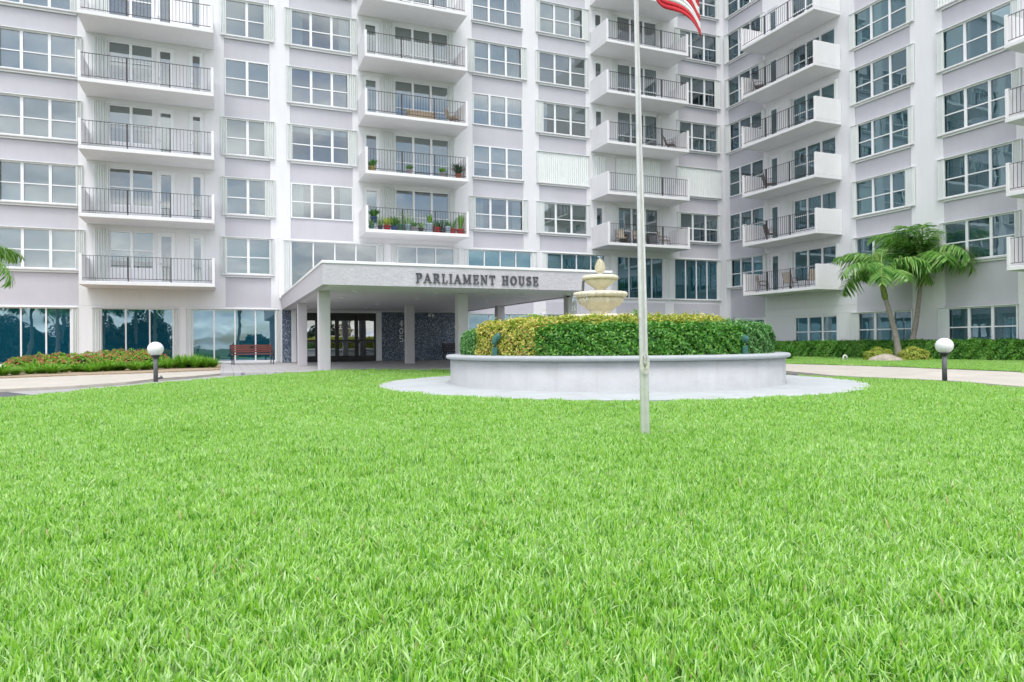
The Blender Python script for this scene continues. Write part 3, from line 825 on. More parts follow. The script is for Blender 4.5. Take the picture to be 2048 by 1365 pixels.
# second storey picture windows above the canopy and the strip below
S2 = [(3.05, 7.20, 4), (8.25, 11.30, 3), (12.05, 15.75, 4), (16.70, 20.42, 4), (21.22, 24.41, 4), (25.23, 28.45, 4)]
ops2 = [(a, b_, 3.41, 5.85) for a, b_, _ in S2]
G1 = [(12.05, 15.70, 3), (16.70, 20.40, 3), (21.2, 24.35, 3), (25.22, 28.40, 3)]
base_wall(main_b, 2.47, 28.505, 3.21, 5.955, ops2)
base_wall(main_b, 12.005, 28.505, 0.0, 3.205, [(a, b_, 0.25, 2.42) for a, b_, _ in G1])
rnd = random.Random(5)
for i, (a, b_, n_) in enumerate(S2):
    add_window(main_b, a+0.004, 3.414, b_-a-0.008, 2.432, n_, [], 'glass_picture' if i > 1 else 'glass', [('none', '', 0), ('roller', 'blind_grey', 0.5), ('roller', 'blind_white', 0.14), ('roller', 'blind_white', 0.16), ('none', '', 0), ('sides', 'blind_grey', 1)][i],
               sill=i > 1, head=True, sh=[(0.28, 0.32), (0.3, 0.22), (0.3, 0.26), (0.26, 0.24), (0.24, 0.3), (0.3, 0.16)][i], off=[(0.32, 0.36), (0.34, 0.24), (0.33, 0.3), (0.3, 0.27), (0.27, 0.34), (0.34, 0.2)][i], y=0.05, slim=True)
    if a > 12:
        panel(main_b, a-0.1, b_+0.08, 2.47, 3.16, -0.03, 0.02, 'stucco_grey', 'spandrel_panel')
for i, (a, b_, n_) in enumerate(G1):
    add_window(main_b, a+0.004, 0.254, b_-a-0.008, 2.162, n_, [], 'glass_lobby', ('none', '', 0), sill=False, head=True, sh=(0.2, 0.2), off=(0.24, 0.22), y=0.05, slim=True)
# side wing, ground storey
W_OPS = [(0.5, 3.3, 0.58, 2.13), (5.62, 8.49, 0.58, 2.13)]
base_wall(wing_b, 0.405, 9.695, 0.0, 2.215, W_OPS)
base_wall(wing_b, 3.405, 9.695, 2.22, 2.615, [])
for a, b_, c, d in W_OPS:
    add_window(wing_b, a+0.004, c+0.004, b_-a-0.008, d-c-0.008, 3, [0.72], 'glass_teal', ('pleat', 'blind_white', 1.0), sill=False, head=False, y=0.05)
for a, b_, sh in ((9.70, 12.73, (0.45, 0.0)), (14.26, 17.29, (0.5, 0.0))):
    base_wall(wing_b, a, b_, 0.0, 0.55, [])
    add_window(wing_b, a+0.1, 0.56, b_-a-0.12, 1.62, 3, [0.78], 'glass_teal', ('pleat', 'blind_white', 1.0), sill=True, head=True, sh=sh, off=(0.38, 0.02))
base_wall(wing_b, 17.295, 25.5, 0.0, 2.615, [])
# rooms behind the glass: floors, back walls, roof
def rooms(par, x0, x1, zs):
    mb = MB(); D_ = 3.2
    mb.quad((x0, D_, -0.3), (x1, D_, -0.3), (x1, D_, TOPZ), (x0, D_, TOPZ))
    for z in zs: mb.box(x0, x1, 0.31, D_-0.01, z-0.12, z)
    mb.quad((x0, 0.02, 0), (x0, D_, 0), (x0, D_, TOPZ), (x0, 0.02, TOPZ)); mb.quad((x1, 0.31, 0), (x1, D_, 0), (x1, D_, TOPZ), (x1, 0.31, TOPZ))
    link('interior_wall', mb.mesh('interior_wall', 'interior'), par)
lv = [0.0, 2.6]+[U_BAL+0.1+FH*j for j in range(1, 8)]
rooms(main_b, -13.99, 28.7, lv)
rooms(wing_b, 0.35, 25.49, [0.0, 2.45]+[U_BAL+0.1+FH*j for j in range(1, 8)])
for par, x0, x1 in ((main_b, -14.0, 29.04), (wing_b, -3.5, 25.5)):
    mb = MB(); mb.box(x0-0.1, x1 if par is wing_b else 29.0, -0.12 if par is main_b else 0.02, 12.0, TOPZ+0.004, TOPZ+0.5); link('roof', mb.mesh('roof', 'slab_white'), par)
# wall cameras
mb = MB(); mb.lathe([(0.0, 0.0), (0.05, 0.01), (0.065, 0.05), (0.065, 0.1), (0.03, 0.12), (0.0, 0.12)], 12); mb.box(-0.03, 0.03, 0.03, 0.12, 0.09, 0.13)
link('security_camera', mb.mesh('security_camera', 'cam_white', True), main_b, (2.55, -0.12, 3.02))

# ------------------------------------------------------------------ entrance canopy
can = empty('entrance_canopy', (7.28, 27.5, 0))
tag(can, 'flat grey stucco entrance canopy on square columns with raised house name', 'canopy')
CX0, CX1, CY0, CY1, CZ = 2.60, 11.95, 20.10, 34.94, 2.515
def cl(mb, name, m_, smooth=False, par=None):
    o = link(name, mb.mesh(name, m_, smooth), par or can)
    o.matrix_parent_inverse = Matrix.Translation((-7.28, -27.5, 0)) if par is None else Matrix.Identity(4)
    return o
mb = MB(); mb.box(CX0+0.22, CX1-0.22, CY0+0.22, CY1, CZ+0.02, CZ+0.3); cl(mb, 'soffit', 'soffit')
mb = MB()
mb.box(CX0, CX1, CY0, CY0+0.2, CZ, CZ+0.60); mb.box(CX0, CX0+0.2, CY0+0.2, CY1, CZ, CZ+0.60); mb.box(CX1-0.2, CX1, CY0+0.2, CY1, CZ, CZ+0.60)
fas = cl(mb, 'fascia', 'canopy_stucco')
mb = MB(); mb.box(CX0+0.2, CX1-0.2, CY0+0.2, CY1, CZ+0.45, CZ+0.55); cl(mb, 'roof_deck', 'slab_white')
mb = MB()
mb.bbox(CX0-0.03, CX1+0.03, CY0-0.03, CY0+0.22, CZ+0.602, CZ+0.685, c=0.01); mb.bbox(CX0-0.03, CX0+0.22, CY0+0.221, CY1, CZ+0.602, CZ+0.685, c=0.01); mb.bbox(CX1-0.22, CX1+0.03, CY0+0.221, CY1, CZ+0.602, CZ+0.685, c=0.01)
cl(mb, 'roof_trim', 'trim_white')
for cx, cy in ((2.97, 22.75), (7.58, 22.75), (11.70, 22.6), (2.99, 29.55), (7.47, 29.55), (11.70, 29.6)):
    mb = MB(); mb.bbox(cx-0.18, cx+0.18, cy-0.18, cy+0.18, -0.05, CZ+0.02, c=0.012)
    cl(mb, 'column', 'column_paint')
for i, (x, y) in enumerate([(3.9, 22.3), (6.6, 22.6), (9.8, 22.6), (4.0, 25.6), (6.8, 25.6), (9.6, 25.8), (4.0, 29.0), (6.0, 29.2), (9.6, 29.2), (4.1, 32.6), (6.2, 32.6)]):
    mb = MB(); mb.lathe([(0.0, CZ-0.02), (0.07, CZ-0.02), (0.10, CZ-0.012), (0.105, CZ+0.022)], 16, x, y); cl(mb, 'ceiling_light', 'trim_white', True)
mb = MB(); mb.lathe([(0.085, CZ+0.02), (0.09, CZ-0.04), (0.075, CZ-0.08)], 14, 10.95, 21.3); cl(mb, 'security_camera', 'cam_white', True)
mb = MB(); mb.lathe([(0.072, CZ-0.08), (0.055, CZ-0.13), (0.0, CZ-0.15)], 14, 10.95, 21.3); cl(mb, 'camera_dome', 'iron_black', True)
mb = MB()
for dx in (-0.09, 0.09):
    mb.tube([(9.9+dx*0.4, 34.86, 2.42), (9.9+dx, 34.72, 2.36), (9.9+dx*1.1, 34.6, 2.28)], [0.03, 0.05, 0.075], 10)
mb.box(9.84, 9.96, 34.84, 34.95, 2.38, 2.46); cl(mb, 'floodlight', 'cam_white', True)

# raised letters: slab-serif strokes built bar by bar
def letter_mesh(ch, H, th=0.035, serif=True, mname='letter_metal'):
    """strokes on a unit-height cell; returns mesh and advance width"""
    V, Tn, S = 0.16, 0.09, 0.075
    W = {'P':0.72,'A':0.86,'R':0.82,'L':0.70,'I':0.36,'M':1.02,'E':0.74,'N':0.86,'T':0.76,'H':0.88,'O':0.82,'U':0.84,'S':0.64}.get(ch, 0.6)
    mb = MB(); cnt = [0]
    def bar(ax, az, bx, bz, w):
        d = Vector((bx-ax, bz-az)); L = d.length; d /= L; p = Vector((-d.y, d.x))*w/2
        q = [(ax+p.x, az+p.y), (bx+p.x, bz+p.y), (bx-p.x, bz-p.y), (ax-p.x, az-p.y)]
        y0 = -th-0.0012*cnt[0]; cnt[0] += 1
        i = len(mb.v)
        for (x, z) in q: mb.v.append((x*H, y0, z*H))
        for (x, z) in q: mb.v.append((x*H, 0.0, z*H))
        for f in ((3,2,1,0),(4,5,6,7),(0,1,5,4),(1,2,6,5),(2,3,7,6),(3,0,4,7)):
            mb.f.append(tuple(i+k for k in f)); mb.mi.append(0)
    def v(x, z0=0, z1=1): bar(x, z0, x, z1, V)
    def h(x0, x1, z, w=Tn): bar(x0, z, x1, z, w)
    def ser(x, top=True, bot=True, hw=0.19):
        if not serif: return
        if bot: bar(x-hw, S/2, x+hw, S/2, S)
        if top: bar(x-hw, 1-S/2, x+hw, 1-S/2, S)
    def arc(cx, cz, rx, rz, a0, a1, w, n=10):
        pts = [(cx+rx*math.cos(math.radians(a0+(a1-a0)*i/n)), cz+rz*math.sin(math.radians(a0+(a1-a0)*i/n))) for i in range(n+1)]
        i = len(mb.v); y0 = -th-0.0012*cnt[0]; cnt[0] += 1
        for k, (x, z) in enumerate(pts):
            a = math.radians(a0+(a1-a0)*k/n); nx, nz = math.cos(a), math.sin(a)
            ww = w/2 if w > 0 else (0.06+0.05*abs(nx))
            for sgn, yy in ((1, y0), (-1, y0), (-1, 0), (1, 0)):
                mb.v.append(((x+sgn*nx*ww)*H, yy, (z+sgn*nz*ww)*H))
        for k in range(n):
            for q in range(4):
                a_, b_ = i+k*4+q, i+k*4+(q+1) % 4
                mb.f.append((a_, b_, b_+4, a_+4)); mb.mi.append(0)
        mb.f.append((i, i+3, i+2, i+1)); mb.mi.append(0); e = i+n*4; mb.f.append((e, e+1, e+2, e+3)); mb.mi.append(0)
    if ch == 'P': v(0.2); ser(0.2); h(0.2, 0.44, 1-Tn/2); h(0.2, 0.44, 0.47); arc(0.44, 0.71, 0.17, 0.235, -90, 90, 0)
    elif ch == 'R': v(0.2); ser(0.2); h(0.2, 0.44, 1-Tn/2); h(0.2, 0.44, 0.5); arc(0.44, 0.72, 0.17, 0.22, -90, 90, 0); bar(0.42, 0.5, 0.70, 0.03, V*0.9); bar(0.62, S/2, 0.84, S/2, S)
    elif ch == 'A': bar(0.10, 0.04, 0.40, 0.97, Tn); bar(0.40, 0.97, 0.74, 0.04, V); h(0.22, 0.62, 0.33); ser(0.10, False, True, 0.15); ser(0.74, False, True, 0.18)
    elif ch == 'L': v(0.2); ser(0.2); h(0.2, 0.66, S/2, S); bar(0.62, 0.0, 0.62, 0.30, Tn)
    elif ch == 'I': v(0.18); ser(0.18)
    elif ch == 'M': bar(0.16, 0, 0.16, 1, Tn); bar(0.84, 0, 0.84, 1, V); bar(0.16, 0.97, 0.48, 0.10, V*0.9); bar(0.48, 0.10, 0.82, 0.97, Tn); ser(0.16, False, True, 0.16); ser(0.84); bar(0.0, 1-S/2, 0.24, 1-S/2, S)
    elif ch == 'E': v(0.2); ser(0.2); h(0.2, 0.68, S/2, S); h(0.2, 0.66, 1-S/2, S); h(0.2, 0.52, 0.5); bar(0.65, 0, 0.65, 0.28, Tn); bar(0.63, 0.74, 0.63, 1, Tn); bar(0.52, 0.38, 0.52, 0.62, 0.08)
    elif ch == 'N': bar(0.16, 0, 0.16, 1, Tn); bar(0.70, 0, 0.70, 1, Tn); bar(0.16, 0.95, 0.70, 0.05, V); ser(0.16, False, True, 0.16); ser(0.70, True, False, 0.16); bar(0.0, 1-S/2, 0.2, 1-S/2, S)
    elif ch == 'T': v(0.38); ser(0.38, False, True); h(0.04, 0.72, 1-S/2, S); bar(0.07, 0.70, 0.07, 1, Tn); bar(0.69, 0.70, 0.69, 1, Tn)
    elif ch == 'H': v(0.2); v(0.68); ser(0.2); ser(0.68); h(0.2, 0.68, 0.5)
    elif ch == 'O': arc(0.41, 0.5, 0.31, 0.44, 0, 360, 0, 24)
    elif ch == 'U': bar(0.2, 0.32, 0.2, 1, V); bar(0.66, 0.32, 0.66, 1, Tn); ser(0.2, True, False); ser(0.66, True, False, 0.15); arc(0.43, 0.32, 0.23, 0.27, 180, 360, 0, 12)
    elif ch == 'S': arc(0.32, 0.73, 0.20, 0.21, 20, 270, 0, 14); arc(0.32, 0.29, 0.22, 0.23, -160, 90, 0, 14); bar(0.52, 0.70, 0.52, 1, 0.08); bar(0.11, 0, 0.11, 0.32, 0.08)
    elif ch == '4': bar(0.42, 0, 0.42, 1, 0.11); bar(0.05, 0.30, 0.60, 0.30, 0.10); bar(0.42, 0.97, 0.08, 0.32, 0.10)
    elif ch == '0': arc(0.33, 0.5, 0.24, 0.44, 0, 360, 0.11, 24)
    elif ch == '5': bar(0.10, 0.95, 0.56, 0.95, 0.10); bar(0.13, 0.95, 0.10, 0.52, 0.11); arc(0.30, 0.32, 0.25, 0.27, -150, 130, 0.11, 16)
    return mb.mesh('letter', mname), W
H_ = 0.285
word = 'PARLIAMENT HOUSE'
adv = []
for ch in word:
    adv.append(0.62*H_ if ch == ' ' else letter_mesh(ch, H_)[1]*H_+0.055)
sc_ = (9.27-5.28)/(sum(adv)-0.055)
x = 5.28
for ch, a in zip(word, adv):
    if ch != ' ':
        me, W = cached(('letter', ch), lambda: letter_mesh(ch, H_))
        o = link('letter', me, can); o.location = (x-7.28, CY0-0.004-27.5, 2.635); o.scale = (sc_, 1, 1)
    x += a*sc_
for ch, z in (('4', 1.72), ('0', 1.33), ('5', 0.94)):
    me, W = letter_mesh(ch, 0.33, 0.02, mname='numeral')
    me.name = 'numeral'; link('numeral', me, main_b, (8.30, -0.037, z))

# ------------------------------------------------------------------ round planter with fountain
PR, PZ0, PZ1 = 4.04, -0.15, 0.545
to_cam = math.atan2(-PC[1], -PC[0])            # direction from the planter's centre to the viewer
def ppt(r, phi, z=0.0):
    a = to_cam+math.radians(phi)               # positive phi: towards the viewer's right
    return (PC[0]+r*math.cos(a), PC[1]+r*math.sin(a), z)
mb = MB(); mb.lathe([(5.75, PZ0-0.14), (5.75, PZ0-0.012), (5.73, PZ0), (0.0, PZ0)], 96, PC[0], PC[1])
tag(link('concrete_pad', mb.mesh('concrete_pad', 'pad')), kind='structure')
planter = empty('planter', (PC[0], PC[1], PZ0))
tag(planter, 'large round grey stucco planter with rounded coping, around the fountain', 'planter')
def pl(mb, name, m_, smooth=True, par=None, base=None):
    o = link(name, mb.mesh(name, m_, smooth), par or planter)
    return o
mb = MB(); mb.lathe([(PR+0.012, 0.0), (PR, 0.05), (PR, 0.60), (PR-0.35, 0.60)], 128); pl(mb, 'wall', 'planter_wall')
c0 = 0.645
prof = [(PR-0.30, 0.60)]+[(PR+0.055+0.055*math.cos(t), c0+0.05*math.sin(t)) for t in [math.radians(a) for a in range(-100, 101, 20)]]+[(PR-0.30, 0.698)]
mb = MB(); mb.lathe(prof, 128); pl(mb, 'coping', 'coping')
mb = MB(); mb.lathe([(PR-0.30, 0.64), (0.0, 0.66)], 64); pl(mb, 'soil', 'soil')

fx, fy, _ = ppt(0.05, 60)
fc = cam_xy(17.4*(1201.5-1024)/1391.5, 17.4)
ftn = empty('fountain', (fc[0], fc[1], 0.5))
tag(ftn, 'tiered cream stone fountain with scalloped bowls and pinecone finial', 'fountain')
def fl_(mb, name, m_, smooth=True, par=None):
    return link(name, mb.mesh(name, m_, smooth), par or ftn)
def zf(z): return z-0.5
scal = lambda amp, n, rmin: (lambda r_, z_, a: (r_*(1+amp*abs(math.sin(a*n/2))) if r_ > rmin else r_, z_-(0.018*abs(math.cos(a*n/2)) if r_ > rmin else 0)))
mb = MB(); mb.lathe([(1.02, zf(0.6)), (1.02, zf(1.36)), (1.09, zf(1.40)), (1.10, zf(1.46)), (1.05, zf(1.49)), (0.93, zf(1.49)), (0.90, zf(1.40)), (0.0, zf(1.38))], 64); fl_(mb, 'pool_basin', 'fountain')
mb = MB(); mb.lathe([(0.42, zf(1.38)), (0.42, zf(1.44)), (0.36, zf(1.50)), (0.285, zf(1.53)), (0.265, zf(1.56)), (0.27, zf(1.59)), (0.255, zf(1.62))], 40); fl_(mb, 'pedestal', 'fountain')
def gad(r_, z_, a): return (r_*(1+0.018*math.cos(a*28)), z_)
mb = MB(); mb.lathe([(0.255, zf(1.615)), (0.33, zf(1.64)), (0.36, zf(1.68)), (0.42, zf(1.71)), (0.50, zf(1.76)), (0.555, zf(1.82)), (0.575, zf(1.88)), (0.56, zf(1.92)), (0.54, zf(1.94))], 112, wob=gad); b1 = fl_(mb, 'lower_bowl', 'fountain')
mb = MB(); mb.lathe([(0.54, zf(1.94)), (0.62, zf(1.945)), (0.655, zf(1.99)), (0.66, zf(2.03)), (0.63, zf(2.07)), (0.56, zf(2.075)), (0.50, zf(2.04)), (0.0, zf(2.03))], 112, wob=scal(0.03, 24, 0.6)); fl_(mb, 'rim', 'fountain', par=b1)
mb = MB(); mb.lathe([(0.17, zf(2.03)), (0.15, zf(2.07)), (0.12, zf(2.10)), (0.13, zf(2.13)), (0.16, zf(2.145)), (0.135, zf(2.16))], 32); fl_(mb, 'stem', 'fountain')
mb = MB(); mb.lathe([(0.135, zf(2.16)), (0.17, zf(2.19)), (0.26, zf(2.245)), (0.345, zf(2.31)), (0.375, zf(2.36)), (0.37, zf(2.385))], 96, wob=lambda r_, z_, a: (r_*(1+0.015*math.cos(a*24)), z_)); b2 = fl_(mb, 'upper_bowl', 'fountain')
mb = MB(); mb.lathe([(0.37, zf(2.385)), (0.425, zf(2.39)), (0.445, zf(2.42)), (0.44, zf(2.46)), (0.40, zf(2.485)), (0.34, zf(2.47)), (0.0, zf(2.46))], 96, wob=scal(0.02, 30, 0.42)); fl_(mb, 'rim', 'fountain', par=b2)
mb = MB(); mb.lathe([(0.13, zf(2.46)), (0.10, zf(2.50)), (0.065, zf(2.53)), (0.06, zf(2.555)), (0.085, zf(2.575)), (0.07, zf(2.59))], 24); fl_(mb, 'finial_stem', 'fountain')
def cone(r_, z_, a):
    k = math.sin(z_*95+a*0)*math.cos(a*7+ (int((z_-zf(2.59))*30) % 2)*0.45)
    return (r_*(1+0.07*k), z_)
cp = [(0.07, 2.585), (0.105, 2.60), (0.125, 2.635), (0.13, 2.67), (0.126, 2.71), (0.112, 2.76), (0.09, 2.81), (0.066, 2.855), (0.04, 2.89), (0.012, 2.915), (0.0, 2.92)]
mb = MB(); mb.lathe([(r_, zf(z_)) for r_, z_ in cp], 56, wob=cone)
pc = fl_(mb, 'pinecone_finial', 'fountain')
# scales of the pinecone
mb = MB()
for row in range(8):
    t = row/7; zc = zf(2.61+0.26*t)
    rr = float(np.interp(2.61+0.26*t, [c[1] for c in cp], [c[0] for c in cp]))
    nn = max(5, int(14*rr/0.13))
    for j in range(nn):
        a = 2*math.pi*(j+0.5*(row % 2))/nn; s_ = 0.5*2*math.pi*rr/nn
        ca, sa = math.cos(a), math.sin(a)
        p0 = (rr*ca+sa*s_, rr*sa-ca*s_, zc); p1 = (rr*ca-sa*s_, rr*sa+ca*s_, zc); p2 = ((rr+0.016)*ca, (rr+0.016)*sa, zc+0.038); p3 = (rr*ca*1.0, rr*sa*1.0, zc-0.014)
        i = len(mb.v); mb.v += [p0, p1, p2, p3]; mb.f += [(i, i+2, i+3), (i+3, i+2, i+1), (i, i+1, i+2)]; mb.mi += [0]*3
fl_(mb, 'scales', 'fountain', False, par=pc)
# falling water
mb = MB(); rw = random.Random(3)
leftdir = math.atan2(-R0.y, -R0.x)
for i in range(34):
    a = leftdir+rw.gauss(0.15, 0.42); r_ = 0.66+rw.random()*0.02; z1 = zf(2.01); z2 = zf(1.5+rw.random()*0.15)
    p = [(r_*math.cos(a), r_*math.sin(a), z1), ((r_+0.02)*math.cos(a), (r_+0.02)*math.sin(a), z1-0.12), ((r_+0.03)*math.cos(a), (r_+0.03)*math.sin(a), z2)]
    mb.tube(p, [0.006, 0.005, 0.003], 4)
for i in range(9):
    a = rw.random()*6.28; r_ = 0.03+rw.random()*0.1
    mb.tube([(0, 0, zf(2.90)), (r_*0.5*math.cos(a), r_*0.5*math.sin(a), zf(2.965)), (r_*math.cos(a), r_*math.sin(a), zf(2.90))], [0.004, 0.004, 0.002], 4)
fl_(mb, 'falling_water', 'water')
mb = MB(); mb.tube([(0, 0, 0), (0.02, 0, 0.30)], 0.035, 8)
o = link('pipe', mb.mesh('pipe', 'lamp_post'), ftn, (R0.x*-0.44, R0.y*-0.44, zf(2.06)))

# hedges ---------------------------------------------------------------
def hedge_arc(name, label, r0, r1, p0, p1, z0, z1, dens, leafL, leafW, matname, tint_mu, tint_sd, wav=0.05, group=None, seed=1, tops=True):
    rng = np.random.default_rng(seed)
    phis = np.radians(np.array([p0, p1])); span = abs(phis[1]-phis[0])
    def bump(phi, u): return wav*(np.sin(phi*23+seed)+0.7*np.sin(phi*41+u*9+seed*2)+0.5*np.sin(phi*67+u*17))
    a_out, a_in, a_top = span*r1*(z1-z0), span*r0*(z1-z0), span*(r1**2-r0**2)/2
    a_end = (r1-r0)*(z1-z0)
    N = []; P_ = []
    for kind, area in (('out', a_out), ('in', a_in*0.5), ('top', a_top), ('e0', a_end), ('e1', a_end)):
        n = int(area*dens)
        phi = rng.uniform(min(phis), max(phis), n); u = rng.uniform(0, 1, n); dep = np.abs(rng.normal(0, 0.05, n))-0.03; phi = phi+rng.normal(0, 0.022, n)+np.where(rng.uniform(0, 1, n) < 0.14, rng.normal(0, 0.085, n), 0)
        if kind == 'out':
            z = z0+u*(z1-z0); r = r1+bump(phi, u)-dep-0.16*(np.maximum(0, u-0.72)/0.28)**2; nr = np.ones(n); nz = np.full(n, 0.35)
            nt = np.zeros(n)
        elif kind == 'in':
            z = z0+u*(z1-z0); r = r0-bump(phi, u)+dep; nr = -np.ones(n); nz = np.full(n, 0.4); nt = np.zeros(n)
        elif kind == 'top':
            r = np.sqrt(r0**2+u*(r1**2-r0**2)); z = z1+bump(phi, u)*0.8-dep+rng.exponential(0.018, n)-0.10*(np.maximum(0, (r-(r1-0.28))/0.28))**2; nr = np.zeros(n); nz = np.ones(n); nt = np.zeros(n)
        else:
            r = r0+u*(r1-r0); z = z0+rng.uniform(0, 1, n)*(z1-z0); nr = np.zeros(n); nz = np.full(n, 0.35)
            e = 0 if kind == 'e0' else 1
            phi = np.full(n, phis[e])+(1 if e else -1)*np.sign(phis[1]-phis[0])*(-dep+bump(z*3, u))/np.maximum(r, .5); nt = np.full(n, 1.0 if e else -1.0)*np.sign(phis[1]-phis[0])
        a = to_cam+phi
        pos = np.stack([PC[0]+r*np.cos(a), PC[1]+r*np.sin(a), z], 1)
        nn = np.stack([nr*np.cos(a)-nt*np.sin(a), nr*np.sin(a)+nt*np.cos(a), nz], 1)+rng.normal(0, 0.55, (n, 3))
        P_.append(pos); N.append(nn)
    pos = np.concatenate(P_); nn = np.concatenate(N); n = len(pos)
    clump = 0.5+0.5*np.sin(pos[:,0]*7.3+seed)*np.sin(pos[:,1]*6.1+seed*3)*np.sin(pos[:,2]*8+1)
    tint = np.clip(rng.normal(tint_mu, tint_sd, n)+0.25*(clump-0.5), 0, 1)
    root = empty(name, ppt((r0+r1)/2, (p0+p1)/2, z0)); tag(root, label, 'hedge', group)
    axis = rng.normal(size=(n, 3)); axis[:,2] += 0.4
    me = leaf_mesh('foliage', pos-np.array(root.location), nn, rng.uniform(0.7, 1.35, n)*leafL*1.15, rng.uniform(0.8, 1.2, n)*leafW*1.15, matname, tint, axis=axis)
    link('foliage', me, root)
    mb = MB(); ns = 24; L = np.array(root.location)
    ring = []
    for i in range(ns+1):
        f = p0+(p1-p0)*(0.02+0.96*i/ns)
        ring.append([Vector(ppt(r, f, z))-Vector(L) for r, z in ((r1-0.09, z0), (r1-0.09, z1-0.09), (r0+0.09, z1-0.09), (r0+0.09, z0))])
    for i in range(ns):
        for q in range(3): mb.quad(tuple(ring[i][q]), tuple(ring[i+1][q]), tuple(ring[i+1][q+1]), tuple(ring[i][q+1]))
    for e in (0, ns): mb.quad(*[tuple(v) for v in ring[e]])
    link('dark_core', mb.mesh('dark_core', 'hedge_core'), root)  # added solid dark core, blocks the view through the leaves
    return root
hedge_arc('hedge', 'clipped dark green hedge along the front of the planter, behind the flagpole', 2.95, 3.72, -24, 45, 0.50, 1.13, 2300, 0.062, 0.036, 'leaf_green', 0.62, 0.30, 0.028, seed=1)
hedge_arc('hedge', 'pale green clipped hedge at the left end of the planter', 2.9, 3.74, -110, -57, 0.50, 1.08, 2300, 0.048, 0.03, 'leaf_bluegreen', 0.6, 0.25, 0.018, seed=2)
hedge_arc('hedge', 'taller green hedge at the right end of the planter', 2.6, 3.74, 49, 108, 0.50, 1.16, 2000, 0.056, 0.034, 'leaf_bluegreen', 0.5, 0.28, 0.03, seed=3)
hedge_arc('hedge', 'yellow variegated hedge beside the green spotlight in the planter', 2.6, 3.66, -56, -25, 0.50, 1.24, 2100, 0.062, 0.034, 'leaf_yellow', 0.55, 0.28, 0.03, seed=4)
hedge_arc('hedge', 'yellow variegated hedge ringing the fountain behind the green hedge', 1.75, 2.75, -178, 178, 0.50, 1.33, 1500, 0.062, 0.036, 'leaf_yellow', 0.45, 0.28, 0.035, seed=5)
# shoots sticking out of the hedges
def sprig(name, label, loc, h, matname, n=26, L=0.09, seed=0, cat='plant', group=None):
    rng = np.random.default_rng(seed)
    root = empty(name, loc); tag(root, label, cat, group)
    pos = np.stack([rng.normal(0, 0.07, n), rng.normal(0, 0.07, n), rng.uniform(0.2, 1, n)*h], 1)
    nn = np.stack([rng.normal(0, 0.6, n), rng.normal(0, 0.6, n), np.ones(n)], 1)
    ax = pos.copy(); ax[:,2] = 0.06
    link('leaves', leaf_mesh('leaves', pos, nn, L, L*0.42, matname, rng.uniform(0.3, 1, n), axis=ax), root)
    mb = MB(); mb.tube([(0, 0, -0.1), (0.01, 0, h*0.9)], [0.008, 0.004], 5); link('stem', mb.mesh('stem', 'trunk_bark'), root)
x, y, z = ppt(2.2, 14, 1.33); sprig('shoot', 'yellow-green shoot rising above the hedge right of the flagpole', (x, y, z), 0.2, 'leaf_lime', 40, 0.10, 1)
x, y, z = ppt(2.3, -50, 1.32); sprig('shoot', 'pale green feathery shoots above the yellow hedge left of the fountain', (x, y, z), 0.16, 'leaf_lime', 60, 0.09, 2)
x, y, z = ppt(3.0, 62, 1.15); sprig('shoot', 'green shoot above the right-hand hedge of the planter', (x, y, z), 0.2, 'leaf_green', 36, 0.09, 3)

# spotlights in the planter
def spotlight(label, loc, yaw, kind):
    s = empty('spotlight', loc, yaw); tag(s, label, 'spotlight', None); s.scale = (0.8, 0.8, 0.85)
    mb = MB(); mb.bbox(-0.075, 0.075, -0.075, 0.075, 0.0, 0.26, c=0.012); mb.bbox(-0.06, 0.06, -0.085, -0.074, 0.05, 0.2, c=0.004); link('base', mb.mesh('base', 'spot_green'), s)
    mb = MB(); mb.tube([(0, 0, 0.25), (0, 0, 0.36)], 0.03, 8); link('neck', mb.mesh('neck', 'spot_green', True), s)
    mb = MB()
    if kind == 0:
        pts = [(0.0, 0, 0.33), (0.005, 0, 0.42), (0.03, 0, 0.49), (0.09, 0, 0.535), (0.16, 0, 0.545)]; mb.tube(pts, [0.07, 0.08, 0.085, 0.09, 0.10], 14)
    else:
        pts = [(-0.30, 0, 0.51), (-0.28, 0, 0.505), (-0.1, 0, 0.46), (0.07, 0, 0.415), (0.10, 0, 0.40)]; mb.tube(pts, [0.06, 0.095, 0.095, 0.09, 0.05], 14)
    link('lamp_head', mb.mesh('lamp_head', 'spot_green', True), s)
x, y, z = ppt(3.78, -41.5, 0.50); spotlight('green spotlight with hooded upright head in the yellow hedge', (x, y, z), math.atan2(R0.y, R0.x), 0)
x, y, z = ppt(3.75, 46.5, 0.50); spotlight('green spotlight with tilted barrel head at the right end of the planter', (x, y, z), math.atan2(R0.y, R0.x), 1)

